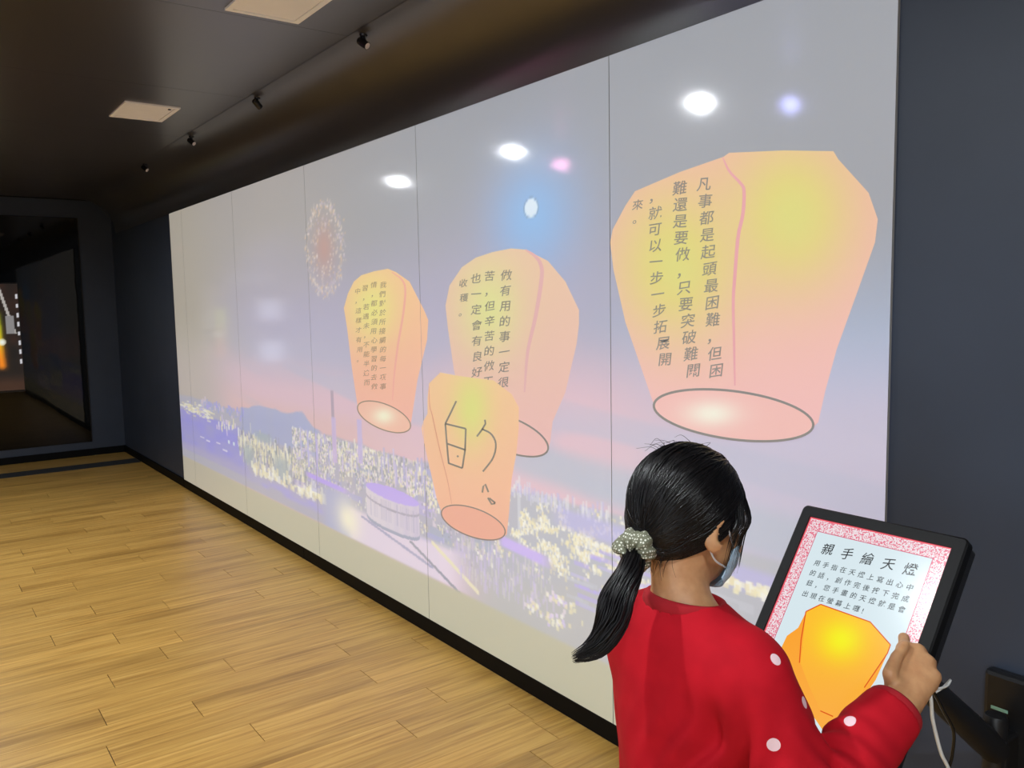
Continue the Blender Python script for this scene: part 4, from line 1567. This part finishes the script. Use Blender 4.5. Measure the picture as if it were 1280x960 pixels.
def hair_solid(P):
    q = hl(P)
    d = el(q, HE_C, HE_R)
    return smin(d, el(q, (0, -0.058, -0.032), (0.050, 0.038, 0.034)), 0.03) * HS          # gathered hair above the nape


def hair_cap(P):
    q = hl(P)
    d = hair_solid(P) / HS
    fr = np.arctan2(q[:, 0], q[:, 2] + 0.1)
    d = d + 0.0016 * np.sin(fr * 46 + q[:, 1] * 30) + 0.0010 * np.sin(fr * 90 - q[:, 1] * 50)
    return np.maximum(d, (hair_line(q) - q[:, 2]) * 0.8) * HS


def skin_mat():
    N_ = Nodes('skin')
    v_ = N_.coords()
    t_ = N_.n('ShaderNodeTexNoise')
    t_.inputs['Scale'].default_value = 60
    t_.inputs['Detail'].default_value = 5
    N_.link(v_, t_.inputs['Vector'])
    r_ = N_.ramp(t_.outputs['Fac'], [(0.3, L3(184, 132, 90)), (0.7, L3(202, 152, 108))])
    N_.link(r_.outputs['Color'], N_.b.inputs['Base Color'])
    N_.set(Roughness=0.5)
    N_.b.inputs['Subsurface Weight'].default_value = 0.12
    N_.b.inputs['Subsurface Radius'].default_value = (0.010, 0.004, 0.002)
    N_.b.inputs['Subsurface Scale'].default_value = 0.6
    N_.bump(t_.outputs['Fac'], 0.08, 0.001)
    return N_.m


M['skin'] = skin_mat()
NH = Nodes('black_hair')
vh = NH.coords((60, 60, 9))
th_ = NH.n('ShaderNodeTexNoise')
th_.inputs['Scale'].default_value = 3.0
th_.inputs['Detail'].default_value = 5
NH.link(vh, th_.inputs['Vector'])
rh = NH.ramp(th_.outputs['Fac'], [(0.3, L3(6, 6, 8)), (0.7, L3(20, 17, 18))])
NH.link(rh.outputs['Color'], NH.b.inputs['Base Color'])
NH.set(Roughness=0.34)
NH.b.inputs['Specular IOR Level'].default_value = 0.30
NH.bump(th_.outputs['Fac'], 0.3, 0.001)
M['hair'] = NH.m
M['denim'] = plain('navy_trousers', L3(44, 50, 70), 0.8, noise=0.15, nscale=200, bump=0.1)
M['shoe'] = plain('white_canvas', L3(214, 212, 206), 0.7, noise=0.05, nscale=90, bump=0.1)
M['sole'] = plain('rubber_sole', L3(232, 230, 224), 0.6)
M['mask'] = plain('pale_blue_mask_fabric', L3(176, 206, 228), 0.75, noise=0.05, nscale=300, bump=0.15)
M['mask_white'] = plain('white_mask_edge', L3(232, 236, 240), 0.75)

girl = tag(empty('person', (-0.800, 0.892, 0.0)),
           'child in red sweater with black ponytail and pale blue mask, touching the tilted monitor', 'person')
G0 = np.array([-0.800, 0.892, 0.0])
V, Q = sdf_mesh(body, (-1.02, 0.70, -0.02), (-0.52, 1.33, 1.34), 0.0034, smooth=1)
np_obj('body', V - G0, Q, M['skin'], girl)
V, Q = sdf_mesh(sweater, (-1.03, 0.70, 0.56), (-0.53, 1.20, 1.13), 0.0042, smooth=2)

# white dots printed on the sleeves
def march(px):
    d_ = ray(px)
    t_ = 0.7
    for _ in range(120):
        P_ = CAM + d_ * t_
        s_ = sweater(P_[None])[0]
        if s_ < 0.0005:
            break
        t_ += s_ * 0.7
    return P_


NS = Nodes('red_knit')
vk = NS.coords((1, 1, 1))
tk = NS.n('ShaderNodeTexNoise')
tk.inputs['Scale'].default_value = 900
tk.inputs['Detail'].default_value = 2
NS.link(vk, tk.inputs['Vector'])
tk2 = NS.n('ShaderNodeTexNoise')
tk2.inputs['Scale'].default_value = 22
NS.link(vk, tk2.inputs['Vector'])
rk = NS.ramp(tk2.outputs['Fac'], [(0.3, L3(172, 10, 28)), (0.7, L3(186, 14, 32))])
NS.set(Roughness=0.85)
NS.b.inputs['Specular IOR Level'].default_value = 0.2
NS.bump(tk.outputs['Fac'], 0.25, 0.0012)
mxv = None
dots = [((970, 824), 0.0080), ((1006, 878), 0.0078), ((1062, 900), 0.0085), ((967, 931), 0.0088)]
pts = [(march(p_), r_) for p_, r_ in dots]
pts += [(shR + np.array([0.045, 0.035, -0.03]), 0.009), (elL + np.array([-0.03, -0.03, 0.03]), 0.009), (shL + np.array([-0.03, -0.035, -0.05]), 0.0085)]
for P_, r_ in pts[:4] + [pts[4]]:
    dd = NS.n('ShaderNodeVectorMath', operation='DISTANCE')
    NS.link(vk, dd.inputs[0])
    dd.inputs[1].default_value = tuple(P_ - G0)
    lt = NS.n('ShaderNodeMath', operation='LESS_THAN')
    NS.link(dd.outputs['Value'], lt.inputs[0])
    lt.inputs[1].default_value = r_
    if mxv is None:
        mxv = lt.outputs[0]
    else:
        mm = NS.n('ShaderNodeMath', operation='MAXIMUM')
        NS.link(mxv, mm.inputs[0])
        NS.link(lt.outputs[0], mm.inputs[1])
        mxv = mm.outputs[0]
mk = NS.n('ShaderNodeMix', data_type='RGBA')
NS.link(mxv, mk.inputs['Factor'])
NS.link(rk.outputs['Color'], mk.inputs['A'])
mk.inputs['B'].default_value = L3(240, 206, 212)
NS.link(mk.outputs['Result'], NS.b.inputs['Base Color'])
sw = np_obj('sweater', V - G0, Q, NS.m, girl)
sw['label'] = 'red knitted sweater with white dots on the sleeves'
NC = plain('red_rib_knit', L3(160, 9, 25), 0.9, bump=0.2, nscale=500)


def band(name, c, ax, ra, rb, hgt, thick, mat, parent, n=56, up=(0, 0, 1), ribs=0.0):
    """knitted band: elliptical ring with a rounded profile"""
    R = frame(ax, up)             # forward column is the axis
    V_, Q_ = [], []
    m_ = 10
    for i_ in range(n):
        t_ = 2 * math.pi * i_ / n
        for j_ in range(m_):
            s_ = 2 * math.pi * j_ / m_
            k_ = 1 + ribs * math.sin(t_ * 28)
            off_ = thick * math.cos(s_) * k_
            V_.append(np.asarray(c) + R @ np.array([(ra + off_) * math.cos(t_), hgt / 2 * math.sin(s_), (rb + off_) * math.sin(t_)]) - G0)
    for i_ in range(n):
        for j_ in range(m_):
            Q_.append((i_ * m_ + j_, i_ * m_ + (j_ + 1) % m_, ((i_ + 1) % n) * m_ + (j_ + 1) % m_, ((i_ + 1) % n) * m_ + j_))
    return np_obj(name, V_, Q_, mat, parent)


band('collar', NECK + np.array([0.000, 0.004, 0.026]), (0.02, 0.16, 0.98), 0.0560, 0.0540, 0.026, 0.0075, NC, sw, up=(0, 1, 0), ribs=0.05)
band('cuff', cufR, cufR - elR, 0.0375, 0.0365, 0.020, 0.004, NC, sw, ribs=0.05)
band('cuff', cufL, cufL - elL, 0.0345, 0.0345, 0.022, 0.004, NC, sw, ribs=0.05)
V, Q = sdf_mesh(trousers, (-0.96, 0.73, 0.04), (-0.60, 1.0, 0.68), 0.006, smooth=2)
np_obj('trousers', V - G0, Q, M['denim'], girl)
for a in (anR, anL):
    def shoe(P, a=a):
        d = rc(P, a + np.array([0, -0.01, -0.028]), a + np.array([0, 0.105, -0.040]), 0.039, 0.034)
        d = smin(d, rc(P, a + np.array([0, 0, 0.0]), a + np.array([0, 0, -0.02]), 0.038, 0.038), 0.02)
        return np.maximum(d, 0.012 - P[:, 2])

    def sole(P, a=a):
        q = P.copy()
        q[:, 2] = np.clip(q[:, 2], a[2] - 0.04, a[2] - 0.03)
        d = rc(q, a + np.array([0, -0.01, -0.035]), a + np.array([0, 0.105, -0.035]), 0.042, 0.037)
        return np.maximum(np.maximum(d, P[:, 2] - 0.0165), 0.0005 - P[:, 2])
    lo_, hi_ = a + np.array([-0.07, -0.08, -0.07]), a + np.array([0.07, 0.17, 0.06])
    V, Q = sdf_mesh(shoe, lo_, hi_, 0.005)
    s1 = np_obj('shoe', V - G0, Q, M['shoe'], girl)
    V, Q = sdf_mesh(sole, lo_, hi_, 0.004, smooth=1)
    np_obj('sole', V - G0, Q, M['sole'], s1)

# ---- hair
V, Q = sdf_mesh(hair_cap, HC - 0.15, HC + 0.15, 0.0032, smooth=1)
hair = np_obj('hair', V - G0, Q, M['hair'], girl)
SC = hw((0.006, -0.098, -0.060))                 # where the tail is tied


def strands(name, paths, rads, parent, n=4):
    Vs, Qs, o_ = [], [], 0
    for p_, r_ in zip(paths, rads):
        V_, Q_ = tube_arrays(p_, r_, n)
        Vs.append(V_)
        Qs.append(Q_ + o_)
        o_ += len(V_)
    o = np_obj(name, np.vstack(Vs) - G0, np.vstack(Qs), M['hair'], parent)
    return tag(o, kind='stuff')


def on_head(d_, lift):
    d_ = np.asarray(d_, float)
    d_ = d_ / np.linalg.norm(d_)
    r_ = 1.0 / math.sqrt(((d_ / HE_R) ** 2).sum())
    return hw(HE_C + d_ * (r_ + lift))


def on_cap(q, lift):
    """push head-space points (n,3) out to the hair surface"""
    P_ = HC + HS * (np.asarray(q, float) @ HR.T)
    for _ in range(6):
        s0 = hair_solid(P_)
        g_ = np.stack([hair_solid(P_ + e_) - s0 for e_ in np.eye(3) * 0.001], -1) / 0.001
        P_ = P_ + g_ * (lift - s0)[:, None]
    return P_


bl = hl(SC[None])[0] - HE_C
bl /= np.linalg.norm(bl)
paths, rads = [], []
for _ in range(1500):
    az = random.uniform(-math.pi, math.pi)
    # roots: along the hairline and crown
    kind = random.random()
    if kind < 0.55:
        d0 = np.array([math.sin(az) * 0.9, abs(math.cos(az)) * random.uniform(0.1, 1.0), random.uniform(0.15, 1.0)])
    else:
        d0 = np.array([math.sin(az), math.cos(az), random.uniform(-0.1, 1.0)])
    d0 /= np.linalg.norm(d0)
    q0 = HE_C + d0 * 0.09
    if d0[1] > 0.75 and d0[2] < 0.35:
        continue
    om = math.acos(np.clip(d0 @ bl, -1, 1))
    if om < 0.25:
        continue
    end = bl + np.array([random.gauss(0, 0.10), 0, random.gauss(0, 0.10)])
    end /= np.linalg.norm(end)
    om = math.acos(np.clip(d0 @ end, -1, 1))
    lift = random.uniform(0.0000, 0.0022)
    sag = random.uniform(0.0, 0.10)
    tt = np.linspace(0, 1, 14)
    d_ = (np.sin((1 - tt) * om)[:, None] * d0 + np.sin(tt * om)[:, None] * end) / math.sin(om)
    d_ = d_ + np.stack([tt * 0, tt * 0, -sag * np.sin(math.pi * tt)], -1)
    d_ /= np.linalg.norm(d_, axis=1, keepdims=True)
    rr_ = 1.0 / np.sqrt(((d_ / HE_R) ** 2).sum(1))
    P_ = on_cap(HE_C + d_ * rr_[:, None], lift * np.sin(math.pi * np.minimum(1, tt * 1.2 + 0.05)))
    q = hl(P_)
    if (q[:, 2] < hair_line(q) - 0.004).any():
        continue
    paths.append(P_)
    r_ = random.uniform(0.0007, 0.0015)
    rads.append(r_ * np.interp(np.linspace(0, 1, 14), [0, 0.15, 0.9, 1], [0.35, 1, 1, 0.6]))
tl = hl(SC[None])[0]
for _ in range(420):
    s_ = 1 if random.random() < 0.65 else -1
    y0 = random.uniform(-0.075, 0.03)
    z0 = np.interp(y0, [-0.115, -0.075, -0.045, -0.02, 0.0, 0.02, 0.045], [-0.066, -0.066, -0.052, -0.030, -0.006, 0.000, -0.012]) + abs(random.gauss(0, 0.014)) - 0.003
    x0 = s_ * 0.075 * random.uniform(0.35 if y0 < -0.05 else 0.9, 1.0)
    q0, q1 = np.array([x0, y0, z0]), tl + np.array([random.gauss(0, 0.010), 0.02, random.gauss(0, 0.010)])
    lf = random.uniform(0.0, 0.0016)
    tt = np.linspace(0, 1, 9)[:, None]
    P_ = on_cap(q0 + (q1 - q0) * tt + np.array([0, 0, -0.006]) * np.sin(math.pi * tt), np.full(9, lf))
    paths.append(smooth_path(P_, 13))
    rads.append(random.uniform(0.0006, 0.0013) * np.interp(np.linspace(0, 1, 14), [0, 0.15, 0.9, 1], [0.35, 1, 1, 0.6]))
strands('hair_strands', paths, rads, hair)
# side locks falling before the right and left ear, and the fringe
paths, rads = [], []
for _ in range(90):
    s_ = 1 if random.random() < 0.75 else -1
    y0 = random.uniform(0.025, 0.078)
    ang0 = random.uniform(0.2, 0.8)
    top = on_head((s_ * ang0, 0.35 + y0 * 5, 0.8), 0.001)
    xr = lambda y_: 0.074 * math.sqrt(max(0.02, 1 - (max(y_, 0) / 0.105) ** 2))
    ym = y0 + random.uniform(-0.004, 0.008)
    mid = hw((s_ * (xr(ym) + 0.006), ym, 0.020))
    lowz = random.uniform(-0.075, -0.025)
    yl = ym + random.uniform(-0.006, 0.006)
    lo1 = hw((s_ * (xr(yl) * 0.96 + 0.004), yl, -0.012))
    lo2 = hw((s_ * (xr(yl) * 0.84 + 0.005), yl + 0.004, lowz))
    paths.append(smooth_path([top, mid, lo1, lo2], 14))
    rads.append(random.uniform(0.0004, 0.0010) * np.interp(np.linspace(0, 1, 15), [0, 0.3, 1], [0.9, 1, 0.2]))
for _ in range(120):
    a_ = random.uniform(-0.9, 0.9)
    top = on_head((a_ * 0.5, 0.45, 1.0), 0.0015)
    m1 = on_head((a_ * 0.9, 1.0, 0.45), 0.003)
    m2 = hw((a_ * 0.058, 0.088 - 0.03 * a_ * a_, random.uniform(0.008, 0.022)))
    paths.append(smooth_path([top, m1, m2], 12))
    rads.append(random.uniform(0.0008, 0.0016) * np.interp(np.linspace(0, 1, 13), [0, 0.3, 1], [0.8, 1, 0.3]))
for _ in range(26):
    az = random.uniform(-1.2, 1.2)
    a_ = on_head((math.sin(az) * 0.6 - 0.15, random.uniform(-0.6, 0.2), 1.0), 0.0)
    b_ = a_ + HR @ np.array([random.uniform(-0.02, 0.004), random.uniform(-0.022, 0.012), random.uniform(0.002, 0.009)])
    c_ = b_ + HR @ np.array([random.uniform(-0.02, 0.004), random.uniform(-0.026, 0.004), random.uniform(-0.014, 0.0)])
    paths.append(smooth_path([a_, b_, c_], 10))
    rads.append(np.linspace(0.0004, 0.0002, 11))
for _ in range(40):
    a_ = hw((random.uniform(-0.03, 0.045), random.uniform(-0.072, -0.045), -0.060))
    b_ = a_ + HR @ np.array([random.uniform(-0.012, 0.012), random.uniform(-0.004, 0.010), random.uniform(-0.034, -0.014)])
    m_ = (a_ + b_) / 2 + HR @ np.array([0, -0.003, 0])
    paths.append(smooth_path([a_, m_, b_], 8))
    rads.append(np.linspace(0.0005, 0.0002, 9))
strands('loose_strands', paths, rads, hair)
# tail
cl = smooth_path([SC, at((787, 714), 1.165), at((772, 748), 1.150), at((762, 782), 1.145), at((746, 808), 1.145), at((716, 823), 1.15)], 24)
paths, rads = [], []
for _ in range(360):
    a_, rr_ = random.uniform(0, 2 * math.pi), math.sqrt(random.random())
    endf = random.choice((random.uniform(0.55, 1.0), random.uniform(0.85, 1.04)))
    wv, ph = random.uniform(0, 0.004), random.uniform(0, 6)
    P_ = []
    for t_ in np.linspace(0, 1, 16):
        u_ = min(t_ * endf, 1.0) * 24
        i_ = min(int(u_), 23)
        c_ = cl[i_] + (cl[i_ + 1] - cl[i_]) * (u_ - i_)
        tg = cl[min(i_ + 1, 24)] - cl[max(i_ - 1, 0)]
        tg /= np.linalg.norm(tg)
        A_ = np.cross(tg, (0, 0, 1))
        A_ /= np.linalg.norm(A_)
        B_ = np.cross(tg, A_)
        R_ = np.interp(t_ * endf, [0, 0.12, 0.45, 0.8, 1.0], [0.011, 0.015, 0.026, 0.021, 0.010])
        P_.append(c_ + R_ * rr_ * (math.cos(a_) * A_ * 1.0 + math.sin(a_) * B_ * 0.75) + A_ * wv * math.sin(t_ * 7 + ph))
    paths.append(np.array(P_))
    rads.append(random.uniform(0.0009, 0.0021) * np.interp(np.linspace(0, 1, 16), [0, 0.6, 1], [1, 1, 0.15]))
strands('ponytail', paths, rads, hair)

# scrunchie
NSc = Nodes('olive_dotted_cloth')
vs_c = NSc.coords()
vo = NSc.n('ShaderNodeTexVoronoi')
vo.inputs['Scale'].default_value = 230.0
vo.inputs['Randomness'].default_value = 0.35
NSc.link(vs_c, vo.inputs['Vector'])
r_ = NSc.ramp(vo.outputs['Distance'], [(0.30, L3(220, 220, 206)), (0.36, L3(112, 113, 92))])
NSc.link(r_.outputs['Color'], NSc.b.inputs['Base Color'])
NSc.set(Roughness=0.8)
tdir = at((780, 708), 1.155) - SC
RS = frame(tdir)
V_, Q_ = [], []
nu, nv = 72, 20
for i_ in range(nu):
    u_ = 2 * math.pi * i_ / nu
    for j_ in range(nv):
        v_ = 2 * math.pi * j_ / nv
        rm = 0.0140 + 0.0022 * math.sin(6 * u_ + 0.7) + 0.0013 * math.sin(13 * u_ + 2 * v_)
        RR = 0.0160 + 0.002 * math.sin(3 * u_ + 1)
        V_.append(SC + RS @ np.array([(RR + rm * math.cos(v_)) * math.cos(u_), rm * 1.25 * math.sin(v_) + 0.003 * math.sin(5 * u_), (RR + rm * math.cos(v_)) * math.sin(u_)]) - G0)
for i_ in range(nu):
    for j_ in range(nv):
        Q_.append((i_ * nv + j_, ((i_ + 1) % nu) * nv + j_, ((i_ + 1) % nu) * nv + (j_ + 1) % nv, i_ * nv + (j_ + 1) % nv))
o = np_obj('scrunchie', V_, Q_, NSc.m, girl)
o['label'] = 'olive scrunchie with white dots'

# mask with ear loops
V_, Q_ = [], []
na, nz_ = 40, 22
for i_ in range(na + 1):
    th2 = math.radians(-86 + 172 * i_ / na)
    for j_ in range(nz_ + 1):
        t_ = j_ / nz_
        edge = abs(i_ / na - 0.5) * 2
        zt, zb = -0.008 - 0.030 * edge ** 1.6, -0.108 + 0.026 * edge ** 1.5
        z_ = zt + (zb - zt) * t_
        bul = math.sin(math.pi * min(1, t_ * 0.9 + 0.1))
        rx_ = 0.0635 - 0.009 * t_ ** 2
        ry_ = (0.050 + 0.016 * bul * (1 - edge ** 2)) - 0.020 * t_ ** 3 + 0.0011 * math.sin(t_ * 26)
        V_.append(hw((rx_ * math.sin(th2), 0.038 + ry_ * math.cos(th2), z_)) - G0)
for i_ in range(na):
    for j_ in range(nz_):
        a_ = i_ * (nz_ + 1) + j_
        Q_.append((a_, a_ + 1, a_ + nz_ + 2, a_ + nz_ + 1))
mk_ = np_obj('face_mask', V_, Q_, M['mask'], girl)
mk_['label'] = 'pale blue pleated face mask'
so = mk_.modifiers.new('thick', 'SOLIDIFY')
so.thickness = 0.0016
for s_ in (1, -1):
    e_ = np.array([s_ * 0.071, -0.020, -0.004])
    th2 = math.radians(76)
    top_ = np.array([s_ * 0.0595 * math.sin(th2), 0.038 + 0.05 * math.cos(th2), -0.031])
    bot_ = np.array([s_ * 0.0535 * math.sin(th2), 0.038 + 0.04 * math.cos(th2), -0.066])
    loop_ = smooth_path([top_, (s_ * 0.071, 0.022, -0.008), (s_ * 0.076, 0.006, 0.010), e_ + np.array([0, -0.006, 0.006]), (s_ * 0.072, -0.018, -0.026), (s_ * 0.069, 0.004, -0.052), bot_], 40)
    tube('ear_loop', np.array([hw(q) for q in loop_]) - G0, 0.0014, M['mask_white'], mk_, 6)
    # eyes
    ev = [(0, -1.0)] + [(math.sin(k * math.pi / 10), -math.cos(k * math.pi / 10)) for k in range(1, 10)] + [(0, 1.0)]
    ec = hw((s_ * 0.027, 0.0745, -0.001)) - G0
    eye = lathe('eye', [(0.0085 * a_, 0.0085 * b_) for a_, b_ in ev], plain('eye_white', L3(232, 228, 222), 0.2), girl, 16, Matrix.Translation(tuple(ec)))
    lathe('iris', [(0, 0.0088), (0.0042, 0.0082), (0.0042, 0.0072)], plain('iris_brown', L3(30, 20, 16), 0.15), eye, 16,
          Matrix.Translation(tuple(ec)) @ Matrix(HR.tolist()).to_4x4() @ Matrix.Rotation(math.radians(-90), 4, 'X'))

bpy.data.objects.remove(_fo)
